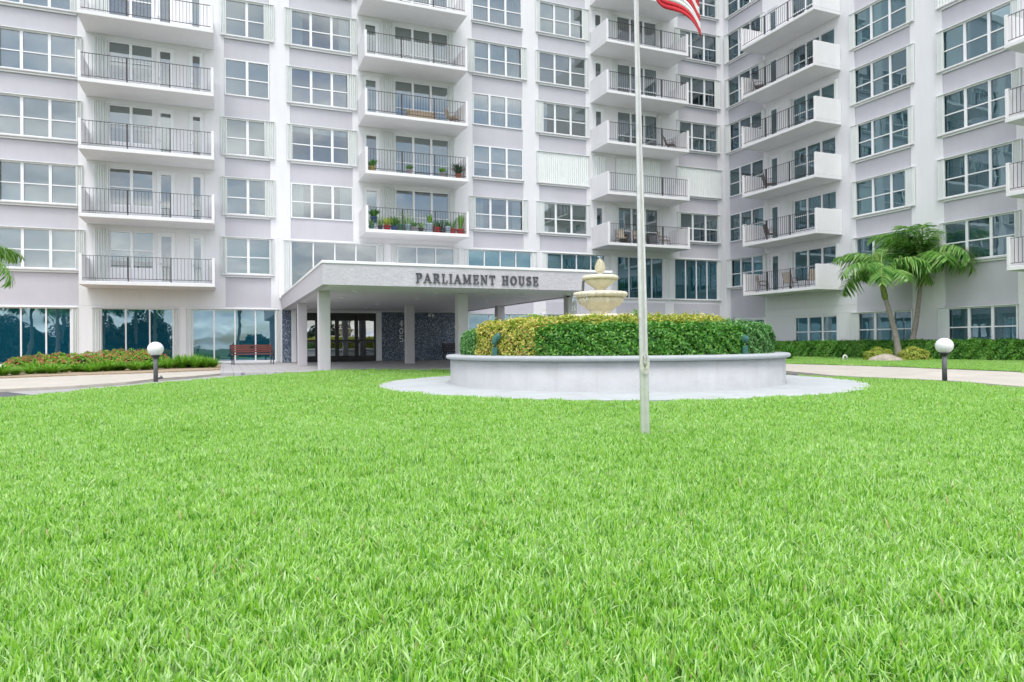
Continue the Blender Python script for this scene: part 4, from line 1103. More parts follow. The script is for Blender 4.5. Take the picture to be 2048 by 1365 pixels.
# ------------------------------------------------------------------ flagpole and flag
pd = 8.09
px, py = cam_xy(pd*(1289-1024)/1391.5, pd)
lean = -R0*0.012+Vector((HS, HC, 0))*0.0
fp = empty('flagpole', (px, py, gz(px, py)-0.03))
tag(fp, 'tall aluminium flagpole standing in the lawn in front of the planter', 'flagpole')
def pp(z): return (lean.x*z, lean.y*z, z)
def pr(z): return 0.056-0.0048*z
mb = MB(); zs_ = [0, 1.48]; mb.tube([pp(z) for z in (0, 0.7, 1.42)], [pr(0), pr(0.7), pr(1.42)], 24, caps=False); link('pole_section', mb.mesh('pole_section', 'pole_alu', True), fp)
mb = MB(); mb.tube([pp(z) for z in (1.40, 2.4, 3.08)], [pr(1.4)+0.003, pr(2.4), pr(3.08)], 24, caps=False); link('pole_section', mb.mesh('pole_section', 'pole_alu', True), fp)
mb = MB(); mb.tube([pp(z) for z in (3.06, 4.5, 7.2)], [pr(3.06)-0.004, pr(4.5)-0.004, pr(7.0)-0.004], 24, caps=False); link('pole_section', mb.mesh('pole_section', 'pole_alu', True), fp)
mb = MB(); mb.lathe([(0.0, -0.06), (0.05, -0.035), (0.06, 0.0), (0.05, 0.035), (0.0, 0.06)], 16); link('ball_finial', mb.mesh('ball_finial', 'chrome', True), fp, pp(7.25))
mb = MB(); tcam = -Fv
cz = 0.90
fr_ = Vector((-HS, -HC, 0))*0.06
mb.tube([(fr_.x+pp(cz)[0], fr_.y+pp(cz)[1], cz-0.09), (fr_.x*1.3+pp(cz)[0], fr_.y*1.3+pp(cz)[1], cz-0.04), (fr_.x*1.3+pp(cz)[0], fr_.y*1.3+pp(cz)[1], cz+0.04), (fr_.x+pp(cz)[0], fr_.y+pp(cz)[1], cz+0.09)], 0.008, 8)
mb.box(fr_.x*0.9+pp(cz)[0]-0.012, fr_.x*0.9+pp(cz)[0]+0.012, fr_.y*0.9+pp(cz)[1]-0.02, fr_.y*0.9+pp(cz)[1]+0.02, cz-0.03, cz+0.03)
link('cleat', mb.mesh('cleat', 'chrome'), fp)
mb = MB(); rw = random.Random(8)
for k in range(7):
    pts = []
    for i in range(17):
        a = 2*math.pi*i/16
        q = fr_*(1.12+0.05*rw.random())+R0*(math.cos(a)*(0.028+0.004*k))
        pts.append((q.x+pp(cz)[0], q.y+pp(cz)[1], cz+math.sin(a)*(0.085+0.006*k)-0.005*k))
    mb.tube(pts, 0.0045, 5, caps=False)
link('halyard_coil', mb.mesh('halyard_coil', 'rope'), fp)
mb = MB()
for dx in (0.0, 0.018):
    q = fr_*1.02+R0*(dx-0.008)
    mb.tube([(q.x+pp(cz)[0], q.y+pp(cz)[1], cz+0.07), (q.x*0.95+pp(3)[0], q.y*0.95+pp(3)[1], 3.0), (q.x*0.7+pp(7.15)[0], q.y*0.7+pp(7.15)[1], 7.15)], 0.0035, 5)
link('halyard', mb.mesh('halyard', 'rope'), fp)
# the flag: 13 stripes, folded by the wind, its fly end sagging
fz = gz(px, py)-0.03
flag = empty('flag', (px+pp(6.2)[0], py+pp(6.2)[1], fz+6.1))
tag(flag, 'red and white striped flag flapping from the top of the flagpole', 'flag')
nu, nv = 40, 26
def flag_pt(u, v):       # u along the fly 0..1, v from the bottom 0..1
    h = 1.5*(v)
    along = 0.05+0.74*u+0.03*math.sin(u*9+v*2)
    sag = -0.22-0.38*u+0.25*(1-u)**4-0.03*u*math.sin(u*8+v*2)
    dep = 0.13*u*math.sin(u*7.5+v*1.6)
    squeeze = 1-0.25*u
    q = R0*along+Vector((HS, HC, 0))*dep
    return (q.x, q.y, h*squeeze+sag)
groups = {}
for i in range(nu):
    for j in range(nv):
        u0, u1, v0, v1 = i/nu, (i+1)/nu, j/nv, (j+1)/nv
        st = int((j+0.5)/nv*13)
        key = 'canton' if (u0 < 0.4 and st >= 6) else st
        groups.setdefault(key, MB()).quad(flag_pt(u0, v0), flag_pt(u1, v0), flag_pt(u1, v1), flag_pt(u0, v1))
for st, mb in groups.items():
    nm, m_ = ('canton', 'flag_blue') if st == 'canton' else ('stripe', 'flag_white' if st % 2 else 'flag_red')
    o = link(nm, mb.mesh(nm, m_, True), flag, (0, 0, -0.75))
    md = o.modifiers.new('thickness', 'SOLIDIFY'); md.thickness = 0.002

# ------------------------------------------------------------------ globe lamps
def globe_lamp(label, l, d, conduit):
    x, y = cam_xy(l, d)
    t = empty('globe_lamp', (x, y, gz(x, y)-0.03)); tag(t, label, 'lamp', 'globe lamps at the lawn edge')
    mb = MB(); mb.tube([(0, 0, 0), (0, 0, 0.66)], 0.052, 16); link('post', mb.mesh('post', 'lamp_post', True), t)
    mb = MB(); mb.lathe([(0.0, 0.60), (0.085, 0.60), (0.10, 0.625), (0.10, 0.655), (0.075, 0.67)], 20); link('collar', mb.mesh('collar', 'iron_black', True), t)
    mb = MB(); mb.lathe([(0.185*math.sin(math.radians(a)), 0.815-0.175*math.cos(math.radians(a))) for a in range(20, 181, 8)], 32); link('globe', mb.mesh('globe', 'globe', True), t)
    if conduit:
        mb = MB(); mb.tube([(0.05, 0, 0.08), (0.11, 0.0, 0.10), (0.14, 0.0, 0.13)], [0.02, 0.03, 0.045], 8); link('accent_light', mb.mesh('accent_light', 'lamp_post', True), t)
globe_lamp('white globe lamp on a short grey post beside the flower bed at left', 17.2*(311-1024)/1391.5, 17.2, True)
globe_lamp('white globe lamp on a short grey post in front of the right-hand hedge', 15.7*(1888.5-1024)/1391.5, 15.7, False)

# ------------------------------------------------------------------ benches
def bench(label, loc, rz, m_):
    b_ = empty('bench', loc, rz); tag(b_, label, 'bench', 'benches by the entrance')
    W = 1.75
    for x in (0.06, W-0.06):
        mb = MB()
        mb.tube([(x, -0.30, 0.0), (x, -0.27, 0.22), (x, -0.22, 0.40), (x, 0.10, 0.40), (x, 0.18, 0.46), (x, 0.27, 0.86)], 0.022, 8)
        mb.tube([(x, 0.24, 0.0), (x, 0.19, 0.20), (x, 0.14, 0.41)], 0.022, 8)
        mb.tube([(x, -0.25, 0.36), (x, -0.32, 0.50), (x, -0.29, 0.60), (x, -0.18, 0.64), (x, 0.10, 0.62), (x, 0.21, 0.62)], 0.02, 8)
        link('side_frame', mb.mesh('side_frame', 'iron_black', True), b_)
    for i in range(5):
        y = -0.25+i*0.085
        mb = MB(); mb.bbox(0, W, y, y+0.066, 0.425+0.004*i*(i-3), 0.452+0.004*i*(i-3), c=0.006); link('seat_slat', mb.mesh('seat_slat', m_), b_)
    for i in range(4):
        z = 0.52+i*0.088; y = 0.19+0.021*i
        mb = MB(); mb.bbox(0, W, y-0.024, y-0.001, z, z+0.07, c=0.006); link('back_slat', mb.mesh('back_slat', m_), b_)
    return b_
b1_ = bench('red slatted bench with black iron arms in front of the lobby glass', (0.33, 32.35, 0.0), math.radians(8), 'bench_red')
mb = MB(); mb.bbox(0.80, 0.97, 0.195, 0.208, 0.715, 0.80, c=0.004); link('plaque', mb.mesh('plaque', 'iron_black'), b1_)
bench('dark slatted bench under the canopy against the mosaic wall', (10.35, 34.0, 0.0), math.radians(0), 'bench_dark')

# ------------------------------------------------------------------ palms
def frond_mesh(L, droop, nleaf, leafL, leafW, seed, matname='leaf_palm', stalk=0.16):
    rng = np.random.default_rng(seed)
    N = 14; pts = []
    ang = math.radians(64); p = Vector((0, 0, 0))
    for i in range(N+1):
        pts.append(p.copy())
        t = i/N
        a = ang-droop*(t**1.25)
        p = p+Vector((math.cos(a), 0, math.sin(a)))*(L/N)
    mb = MB(); mb.tube([tuple(q) for q in pts], [0.022*(1-0.85*i/N)+0.003 for i in range(N+1)], 6)
    tint = [0.75]*len(mb.v)
    for k in range(nleaf):
        t = stalk+(1-stalk)*(k+0.5)/nleaf
        i = min(N-1, int(t*N)); f = t*N-i
        c = pts[i].lerp(pts[i+1], f); tan = (pts[i+1]-pts[i]).normalized()
        up = Vector((-tan.z, 0, tan.x))
        prof = (0.55+0.45*math.sin(math.pi*min(1, (t-stalk)/(1-stalk)*0.9+0.12)))*(1.0 if t < 0.85 else 1.0-(t-0.85)*3.2)
        for s_ in (-1, 1):
            ll = leafL*prof*rng.uniform(0.85, 1.12); w = leafW*rng.uniform(0.8, 1.2)
            d0 = (tan*0.55+Vector((0, s_, 0))*rng.uniform(0.75, 1.0)+up*rng.uniform(-0.35, 0.7)).normalized()
            dz = Vector((0, 0, -1))
            segs = [(0, 0.35), (0.35, 1.0), (0.75, 0.85), (1.0, 0.08)]
            q = c.copy(); prev = None; rows = []
            n1 = d0.cross(Vector((0, 0, 1))); n1 = n1.normalized() if n1.length > 1e-3 else Vector((0, 1, 0))
            sag = rng.uniform(0.55, 1.0)
            for j, (tt, ww) in enumerate(segs):
                pos_ = c+d0*(ll*tt)+dz*(ll*sag*0.85*tt*tt)
                rows.append((pos_+n1*(w*ww/2), pos_-n1*(w*ww/2)))
            b0 = len(mb.v); tv = float(np.clip(rng.normal(0.5, 0.25), 0, 1))
            for a_, b_ in rows: mb.v += [tuple(a_), tuple(b_)]; tint += [tv, tv]
            for j in range(len(rows)-1):
                mb.f.append((b0+j*2, b0+j*2+1, b0+j*2+3, b0+j*2+2)); mb.mi.append(0)
    me = mb.mesh('frond', matname, True)
    tint_attr(me, tint)
    return me
FR = [frond_mesh([1.75, 1.95, 1.60, 1.85][i], [1.8, 2.1, 1.5, 2.3][i], 58, 0.52, 0.040, 40+i) for i in range(4)]
def palm(label, base, top, shaft, brown, nf, seed, size=1.0, rad=0.095, spear=True, group=None, lod=None, elev=None):
    rnd = random.Random(seed)
    t = empty('palm_tree', base); tag(t, label, 'palm tree', group)
    B, Tp = Vector((0, 0, -0.1)), Vector(top)-Vector(base)
    axis = (Tp-B).normalized()
    pts, rad_ = [], []; n = 36
    for i in range(n+1):
        f = i/n
        q = B.lerp(Tp, f); bend = math.sin(f*math.pi)*0.06*size
        q = q+Vector((R0.x*bend, R0.y*bend, 0))
        pts.append(tuple(q)); rad_.append(rad*(1.25-0.5*f+0.35*math.exp(-f*9))*(1.05 if i % 2 else 0.98))
    mb = MB(); mb.tube(pts, rad_, 12); link('trunk', mb.mesh('trunk', 'trunk_grey', True), t)
    e = Tp+axis*shaft
    mb = MB(); mb.tube([tuple(Tp-axis*0.02), tuple(Tp+axis*shaft*0.15), tuple(Tp+axis*shaft*0.6), tuple(e)], [rad*0.82, rad*1.12, rad*0.95, rad*0.55], 12)
    link('crownshaft', mb.mesh('crownshaft', 'crownshaft_brown' if brown else 'crownshaft', True), t)
    for k in range(nf):
        f = FR[(k+seed) % 4]
        o = link('frond', f, t, tuple(e-axis*0.05))
        az = 2*math.pi*(k+rnd.uniform(-0.25, 0.25))/nf*1.0+seed
        tilt = rnd.uniform(-0.35, 0.75) if elev is None else rnd.uniform(*elev)
        o.rotation_euler = (0, tilt, az); s_ = size*rnd.uniform(0.85, 1.1); o.scale = (s_, s_, s_)
    if spear:
        mb = MB(); q = e+Vector((0, 0, 0.05)); tt = Vector((-0.12, 0.05, 0.85))*size
        mb.tube([tuple(e), tuple(e+tt*0.5), tuple(e+tt)], [0.035*size, 0.045*size, 0.006], 6)
        link('spear_leaf', mb.mesh('spear_leaf', 'crownshaft', True), t)
    return t
def at_depth(u, v, d):
    q = Vector((HS, HC, 0))*0+Fv*1.0+Rv*((u-1024)/1391.5)+Uv*((682.5-v)/1391.5)
    q = q*(d/(q.x*HS+q.y*HC))
    return (q.x, q.y, q.z+EYE)
p1b = at_depth(1799, 712, 30.0); p1t = at_depth(1771, 599, 30.2)
palm('left of the twin palms, green crownshaft and upright new spear leaf', (p1b[0], p1b[1], 0.0), p1t, 0.95, False, 13, 3, 1.34, 0.115, True, 'twin palms by the side wing', elev=(-0.5, 0.62))
p2b = at_depth(1814, 705, 30.6); p2t = at_depth(1840, 572, 30.9)
palm('right of the twin palms, taller, with browning crownshaft', (p2b[0], p2b[1], 0.0), p2t, 0.72, True, 17, 6, 1.68, 0.105, False, 'twin palms by the side wing', elev=(-0.6, 0.5))
p3 = at_depth(-72, 560, 23.0)
palm('palm at the left edge, only frond tips showing over the flower bed', (p3[0], p3[1], 0.0), p3, 0.7, False, 11, 9, 1.05, 0.09, False, elev=(-0.1, 0.8))
# palms across the drive, behind the viewer: they show as reflections in the lobby glass
for i, (x, y, h, sd, sz) in enumerate([(-19, -17, 4.6, 1, 2.0), (-14.5, -12, 3.6, 2, 1.9), (-9.5, -19, 5.2, 5, 2.1), (-4.6, -13, 4.0, 7, 1.9), (1.5, -20, 5.4, 8, 2.0), (8.5, -15, 4.4, 4, 1.9), (15.0, -22, 5.6, 10, 2.2), (-17, -22, 5.0, 12, 2.1), (-12, -15, 4.2, 13, 2.0), (-7.2, -15, 4.6, 14, 2.0), (-21, -13, 4.0, 15, 2.0), (11.5, -19, 5.0, 16, 2.0)]):
    palm('palm across the drive mirrored in the lobby glass', (x, y, -0.9), (x+0.4, y, h), 0.9, False, 11, sd, sz, 0.16, False, 'palms mirrored in the ground-floor glass', elev=(-0.3, 0.7))
def bush_mass(name, label, cat, loc, sx, sy, sz, n, L, W, matname, tmu, tsd, seed, group=None, core=True, kind=None, half=True):
    rng = np.random.default_rng(seed)
    v = rng.normal(size=(n, 3)); v[:,2] = np.abs(v[:,2]) if half else v[:,2]
    v /= np.linalg.norm(v, axis=1, keepdims=True)
    lump = 1+0.10*np.sin(v[:,0]*7+seed)*np.sin(v[:,1]*6+seed*2)+0.08*np.sin(v[:,2]*9+v[:,0]*5)
    r = lump*(1-np.abs(rng.normal(0, 0.10, n)))
    pos = v*r[:,None]*np.array([sx, sy, sz])
    nn = v/np.array([sx, sy, sz])+rng.normal(0, 0.6, (n, 3))/max(sx, sz)
    root = empty(name, loc); tag(root, label, cat, group, kind)
    ax = rng.normal(size=(n, 3)); ax[:,2] += 0.3
    link('foliage', leaf_mesh('foliage', pos, nn, rng.uniform(0.7, 1.25, n)*L, rng.uniform(0.8, 1.2, n)*W, matname, np.clip(rng.normal(tmu, tsd, n), 0, 1), axis=ax), root)
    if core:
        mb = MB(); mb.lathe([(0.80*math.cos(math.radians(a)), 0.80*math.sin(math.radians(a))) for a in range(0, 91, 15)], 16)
        o = link('dark_core', mb.mesh('dark_core', 'hedge_core', True), root); o.scale = (sx, sy, sz)  # added dark dome under the leaves, closes the gaps
    return root
for i, (x, y, w, h) in enumerate([(-23, -24, 4.5, 5.4), (-15, -26, 4.2, 6.2), (-8.5, -24, 3.6, 6.0), (4, -27, 3.2, 3.0), (13, -28, 4.6, 4.8), (-19, -20, 3.0, 3.6), (-11.5, -19, 2.6, 3.2)]):
    bush_mass('shrub', 'dark shrub across the drive mirrored in the lobby glass', 'shrub', (x, y, -0.9), w, 2.2, h, 5200, 0.34, 0.16, 'leaf_dark', 0.5, 0.3, 60+i, 'shrubs mirrored in the ground-floor glass')

# ------------------------------------------------------------------ right-hand side planting
def hedge_box(name, label, x0, x1, y0, y1, z0, z1, dens, L, W, matname, tmu, tsd, seed, wav=0.04):
    rng = np.random.default_rng(seed); P_, N_ = [], []
    def bmp(a, b_): return wav*(np.sin(a*5+seed)+0.8*np.sin(a*9.7+b_*6)+0.6*np.sin(a*17+b_*11))
    n = int((y1-y0)*(z1-z0)*dens); y = rng.uniform(y0, y1, n); u = rng.uniform(0, 1, n); dep = np.abs(rng.normal(0, 0.05, n))-0.02
    P_.append(np.stack([x0-bmp(y, u)+dep+0.08*np.maximum(0, u-0.85)/0.15, y, z0+u*(z1-z0)+0*u], 1)); N_.append(np.tile([-1.0, 0, 0.4], (n, 1)))
    n = int((y1-y0)*(x1-x0)*dens); y = rng.uniform(y0, y1, n); u = rng.uniform(0, 1, n); dep = np.abs(rng.normal(0, 0.04, n))-0.02
    P_.append(np.stack([x0+u*(x1-x0), y, z1+bmp(y, u)-dep+rng.exponential(0.015, n)], 1)); N_.append(np.tile([0.0, 0, 1], (n, 1)))
    for ye, sg in ((y0, -1), (y1, 1)):
        n = int((x1-x0)*(z1-z0)*dens); u = rng.uniform(0, 1, n); v = rng.uniform(0, 1, n)
        P_.append(np.stack([x0+u*(x1-x0), np.full(n, ye)+rng.normal(0, 0.03, n), z0+v*(z1-z0)], 1)); N_.append(np.tile([0.0, sg, 0.3], (n, 1)))
    pos = np.concatenate(P_); nn = np.concatenate(N_)+rng.normal(0, 0.55, (len(pos), 3)); n = len(pos)
    root = empty(name, ((x0+x1)/2, (y0+y1)/2, z0)); tag(root, label, 'hedge')
    tint = np.clip(rng.normal(tmu, tsd, n)+0.25*np.sin(pos[:,1]*2.1+seed)*np.sin(pos[:,1]*5.3), 0, 1)
    ax = rng.normal(size=(n, 3)); ax[:,2] += 0.3
    link('foliage', leaf_mesh('foliage', pos-np.array(root.location), nn, rng.uniform(0.7, 1.25, n)*L, rng.uniform(0.8, 1.2, n)*W, matname, tint, axis=ax), root)
    mb = MB(); mb.box(x0+0.12-root.location.x, x1-0.05-root.location.x, y0+0.08-root.location.y, y1-0.08-root.location.y, 0, z1-z0-0.1); link('dark_core', mb.mesh('dark_core', 'hedge_core'), root)  # added dark block inside the leaves against seeing through
hedge_box('hedge', 'long low green hedge along the foot of the side wing', 27.75, 28.75, 8.0, 31.0, 0.0, 0.72, 1500, 0.085, 0.05, 'leaf_green', 0.78, 0.3, 71)
q = at_depth(1757, 722, 28.6); bush_mass('bush', 'small yellow-green rounded bush beside the rock, left of the palm trunks', 'bush', (q[0], q[1], 0.0), 0.62, 0.55, 0.50, 2600, 0.065, 0.035, 'leaf_yellow', 0.35, 0.25, 81, 'rounded bushes at the palms')
q = at_depth(1827, 723, 28.4); bush_mass('bush', 'wider yellow-green rounded bush right of the palm trunks', 'bush', (q[0], q[1], 0.0), 0.62, 0.6, 0.52, 3400, 0.065, 0.035, 'leaf_yellow', 0.4, 0.25, 82, 'rounded bushes at the palms')
q = at_depth(1772, 725, 28.0)
mb = MB(); mb.lathe([(1.0, 0.0), (0.97, 0.10), (0.80, 0.2), (0.5, 0.27), (0.2, 0.30), (0.0, 0.30)], 20, wob=lambda r_, z_, a: (r_*0.62*(1+0.12*math.sin(a*3)+0.08*math.sin(a*7+1)), z_*(0.85+0.15*math.sin(a*2+1))))
rk = link('rock', mb.mesh('rock', 'rock', True), None, (q[0], q[1], -0.03)); tag(rk, 'low pale rock at the foot of the twin palms', 'rock')
q = at_depth(1690, 717, 28.5)
mb = MB(); w_ = 0.075
mb.tube([tuple(R0*(-w_)+Vector((0, 0, -0.05))), tuple(R0*(-w_)+Vector((0, 0, 0.14))), tuple(R0*(-w_*0.6)+Vector((0, 0, 0.205))), (0, 0, 0.225), tuple(R0*(w_*0.6)+Vector((0, 0, 0.205))), tuple(R0*w_+Vector((0, 0, 0.14))), tuple(R0*w_+Vector((0, 0, 0.04)))], 0.035, 10)
pv = link('vent_pipe', mb.mesh('vent_pipe', 'pvc', True), None, (q[0], q[1], -0.01)); tag(pv, 'small white bent pipe sticking out of the grass before the hedge', 'pipe')

# grassy clumps and flowering shrubs --------------------------------------
def clump_mesh(n, h, w, seed, matname='leaf_lime'):
    rng = np.random.default_rng(seed); mb = MB(); tint = []
    for k in range(n):
        a = rng.uniform(0, 2*math.pi); lean_ = rng.uniform(0.15, 1.15); hh = h*rng.uniform(0.7, 1.2); ww = w*rng.uniform(0.7, 1.2)
        d = Vector((math.cos(a), math.sin(a), 0)); s_ = Vector((-d.y, d.x, 0)); b_ = d*rng.uniform(0, 0.08); tv = float(np.clip(rng.normal(0.5, 0.28), 0, 1))
        i0 = len(mb.v)
        for t, f in ((0, 0.7), (0.4, 1.0), (0.75, 0.8), (1.0, 0.05)):
            q = b_+d*(hh*lean_*(t*0.45+0.45*t*t))+Vector((0, 0, hh*(t-0.42*lean_*t*t)))
            mb.v += [tuple(q+s_*ww*f/2), tuple(q-s_*ww*f/2)]; tint += [tv, tv]
        for j in range(3): mb.f.append((i0+j*2, i0+j*2+1, i0+j*2+3, i0+j*2+2)); mb.mi.append(0)
    me = mb.mesh('blades', matname, True); tint_attr(me, tint); return me
CL = [clump_mesh(190, 0.50, 0.026, 90+i) for i in range(3)]
spots = [(20, 738, 21.6), (60, 728, 22.6), (100, 730, 23.0), (60, 741, 21.4), (5, 748, 20.2), (105, 743, 21.6), (165, 734, 23.4), (195, 738, 23.2), (232, 735, 24.0), (243, 733, 24.0), (286, 731, 24.6), (293, 733, 24.4), (322, 727, 26.4), (348, 727, 26.4), (375, 727, 26.5), (402, 727, 26.4), (426, 727, 26.4), (388, 723, 27.4), (268, 735, 23.8), (150, 739, 22.8), (30, 744, 20.8), (82, 738, 22.0), (128, 737, 22.6), (180, 741, 22.6), (215, 738, 23.4), (310, 731, 25.0), (335, 729, 25.4), (362, 728, 25.9), (390, 727, 26.0), (412, 726, 26.2), (334, 723, 27.4), (360, 722, 27.6), (415, 722, 27.4)]
for i, (u, v, d) in enumerate(spots):
    q = at_depth(u, v, d)
    t = empty('grass_clump', (q[0], q[1], gz(q[0], q[1])+0.005), i*1.7); tag(t, 'arching lime green grass clump in the flower bed at left', 'plant', 'grass clumps in the flower bed')
    o = link('blades', CL[i % 3], t); s_ = 0.8+0.5*((i*37) % 10)/10; o.scale = (s_*1.15, s_*1.15, s_*(0.85 if d > 25 else 0.62))
q = at_depth(1578, 716, 32.0)
t = empty('grass_clump', (q[0], q[1], -0.01)); tag(t, 'dark green grass clump at the left end of the long hedge', 'plant'); o = link('blades', clump_mesh(160, 0.55, 0.022, 97, 'leaf_green'), t); o.scale = (1.5, 1.5, 1.3)
def ixora(i, u, d, s_):
    q = at_depth(u, 700, d); rng = np.random.default_rng(300+i)
    root = bush_mass('flowering_shrub', 'low shrub dotted with red flowers in the bed before the lobby glass', 'shrub', (q[0], q[1], 0.0), 0.66*s_, 0.58*s_, 0.66*s_, 1000, 0.085, 0.045, 'leaf_lime', 0.68, 0.3, 300+i, 'red flowering shrubs in the bed')
    n = 75; v = rng.normal(size=(n, 3)); v[:,2] = np.abs(v[:,2])+0.35; v /= np.linalg.norm(v, axis=1, keepdims=True)
    c = v*np.array([0.66, 0.58, 0.66])*s_*1.02
    pos = (c[:,None]+rng.normal(0, 0.018, (n, 7, 3))).reshape(-1, 3); nn = np.repeat(v, 7, 0)+rng.normal(0, 0.5, (n*7, 3))
    fo = link('flowers', leaf_mesh('flowers', pos, nn, 0.04, 0.034, 'petal_red', rng.uniform(0, 1, n*7)), root); fo['kind'] = 'stuff'
for i, (u, d, s_) in enumerate([(55, 24.4, 0.75), (85, 25.0, 0.85), (118, 25.2, 0.9), (150, 25.6, 0.85), (180, 26.0, 0.95), (212, 26.6, 1.0), (240, 27.0, 1.05), (268, 27.2, 1.0), (292, 27.4, 1.0), (130, 24.0, 0.7), (200, 25.2, 0.75), (255, 25.8, 0.8), (35, 23.6, 0.7), (100, 23.8, 0.72), (165, 24.6, 0.78), (225, 25.6, 0.82), (285, 26.2, 0.85), (310, 27.4, 0.9)]):
    ixora(i, u, d, s_)

# ------------------------------------------------------------------ balcony furniture and plants
def chair_proto(seatm, framem):
    c = empty('patio_chair', (0, 0, 0))
    mb = MB(); mb.bbox(-0.25, 0.25, -0.24, 0.24, 0.40, 0.43, c=0.01); link('seat', mb.mesh('seat', seatm), c)
    mb = MB(); mb.quad((-0.24, 0.22, 0.42), (0.24, 0.22, 0.42), (0.23, 0.36, 0.95), (-0.23, 0.36, 0.95)); mb.quad((-0.23, 0.375, 0.95), (0.23, 0.375, 0.95), (0.24, 0.24, 0.42), (-0.24, 0.24, 0.42)); link('backrest', mb.mesh('backrest', seatm), c)
    for s_ in (-1, 1):
        mb = MB(); x = 0.27*s_
        mb.tube([(x, -0.28, 0.0), (x, -0.24, 0.35), (x, -0.2, 0.62), (x, 0.05, 0.64), (x, 0.27, 0.62)], 0.014, 6)
        mb.tube([(x, 0.34, 0.0), (x, 0.22, 0.38), (x, 0.37, 0.96)], 0.014, 6); mb.tube([(x, -0.25, 0.40), (x, 0.23, 0.41)], 0.014, 6)
        link('side_frame', mb.mesh('side_frame', framem, True), c)
    return c
floor_z = lambda j: U_BAL+0.157+FH*j
proto = {'sling': chair_proto('sling_beige', 'chair_brown'), 'dark': chair_proto('chair_brown', 'chair_brown'), 'wicker': chair_proto('wicker', 'wicker')}
used = set()
def place_chair(kind, x, y, z, rz, label, s_=1.0):
    if kind in used: c = copy_tree(proto[kind])
    else: c = proto[kind]; used.add(kind)
    c.location = (x, y, z); c.rotation_euler = (0, 0, rz); c.scale = (s_, s_, s_); tag(c, label, 'chair', 'balcony chairs')
WX = lambda s_, dep: (XW-dep, YF-s_)
fz0 = floor_z(0)
x, y = WX(4.4, 1.05); place_chair('sling', x, y, fz0, math.radians(60), 'beige sling chair at the far end of the wing\'s lowest balcony')
x, y = WX(6.3, 0.9); place_chair('sling', x, y, fz0, math.radians(100), 'beige sling chair in the middle of the wing\'s lowest balcony')
x, y = WX(7.9, 1.0); place_chair('sling', x, y, fz0, math.radians(150), 'beige sling chair at the near end of the wing\'s lowest balcony')
x, y = WX(4.3, 1.1); place_chair('dark', x, y, floor_z(4), math.radians(40), 'dark chair on the wing balcony second from the top')
x, y = WX(5.0, 1.0); place_chair('dark', x, y, floor_z(1), math.radians(70), 'dark chair on the wing balcony second from the bottom')
x, y = WX(4.9, 1.0); place_chair('dark', x, y, floor_z(2), math.radians(60), 'dark chair on the wing balcony third from the bottom')
place_chair('sling', 20.9, 34.0, floor_z(1), math.radians(-15), 'beige chair, leftmost on the main block balcony right of the flagpole')
place_chair('sling', 22.2, 34.1, floor_z(1), math.radians(10), 'beige chair, middle of the main block balcony right of the flagpole')
place_chair('sling', 23.8, 34.0, floor_z(1), math.radians(40), 'beige chair, rightmost on the main block balcony right of the flagpole')
place_chair('dark', 24.2, 33.9, floor_z(3), math.radians(40), 'dark chair on the balcony above the closed shutters')
place_chair('wicker', 10.9, 33.9, floor_z(3), math.radians(50), 'wicker armchair at the right end of the balcony two above the pot plants', 1.0)
def sofa(label, loc):
    t = empty('wicker_sofa', loc); tag(t, label, 'sofa')
    mb = MB(); mb.bbox(-0.7, 0.7, -0.3, 0.3, 0.08, 0.32, c=0.03); link('seat', mb.mesh('seat', 'wicker'), t)
    mb = MB(); mb.bbox(-0.7, 0.7, 0.22, 0.34, 0.325, 0.62, c=0.03); link('backrest', mb.mesh('backrest', 'wicker'), t)
    for s_ in (-0.66, 0.66):
        mb = MB(); mb.bbox(s_-0.05, s_+0.05, -0.3, 0.215, 0.325, 0.48, c=0.02); link('armrest', mb.mesh('armrest', 'wicker'), t)
    for sx in (-0.62, 0.62):
        for sy in (-0.24, 0.24):
            mb = MB(); mb.tube([(sx, sy, 0), (sx, sy, 0.09)], 0.03, 6); link('leg', mb.mesh('leg', 'wicker'), t)
sofa('wicker sofa on the balcony two above the pot plants', (9.2, 33.75, floor_z(3)))
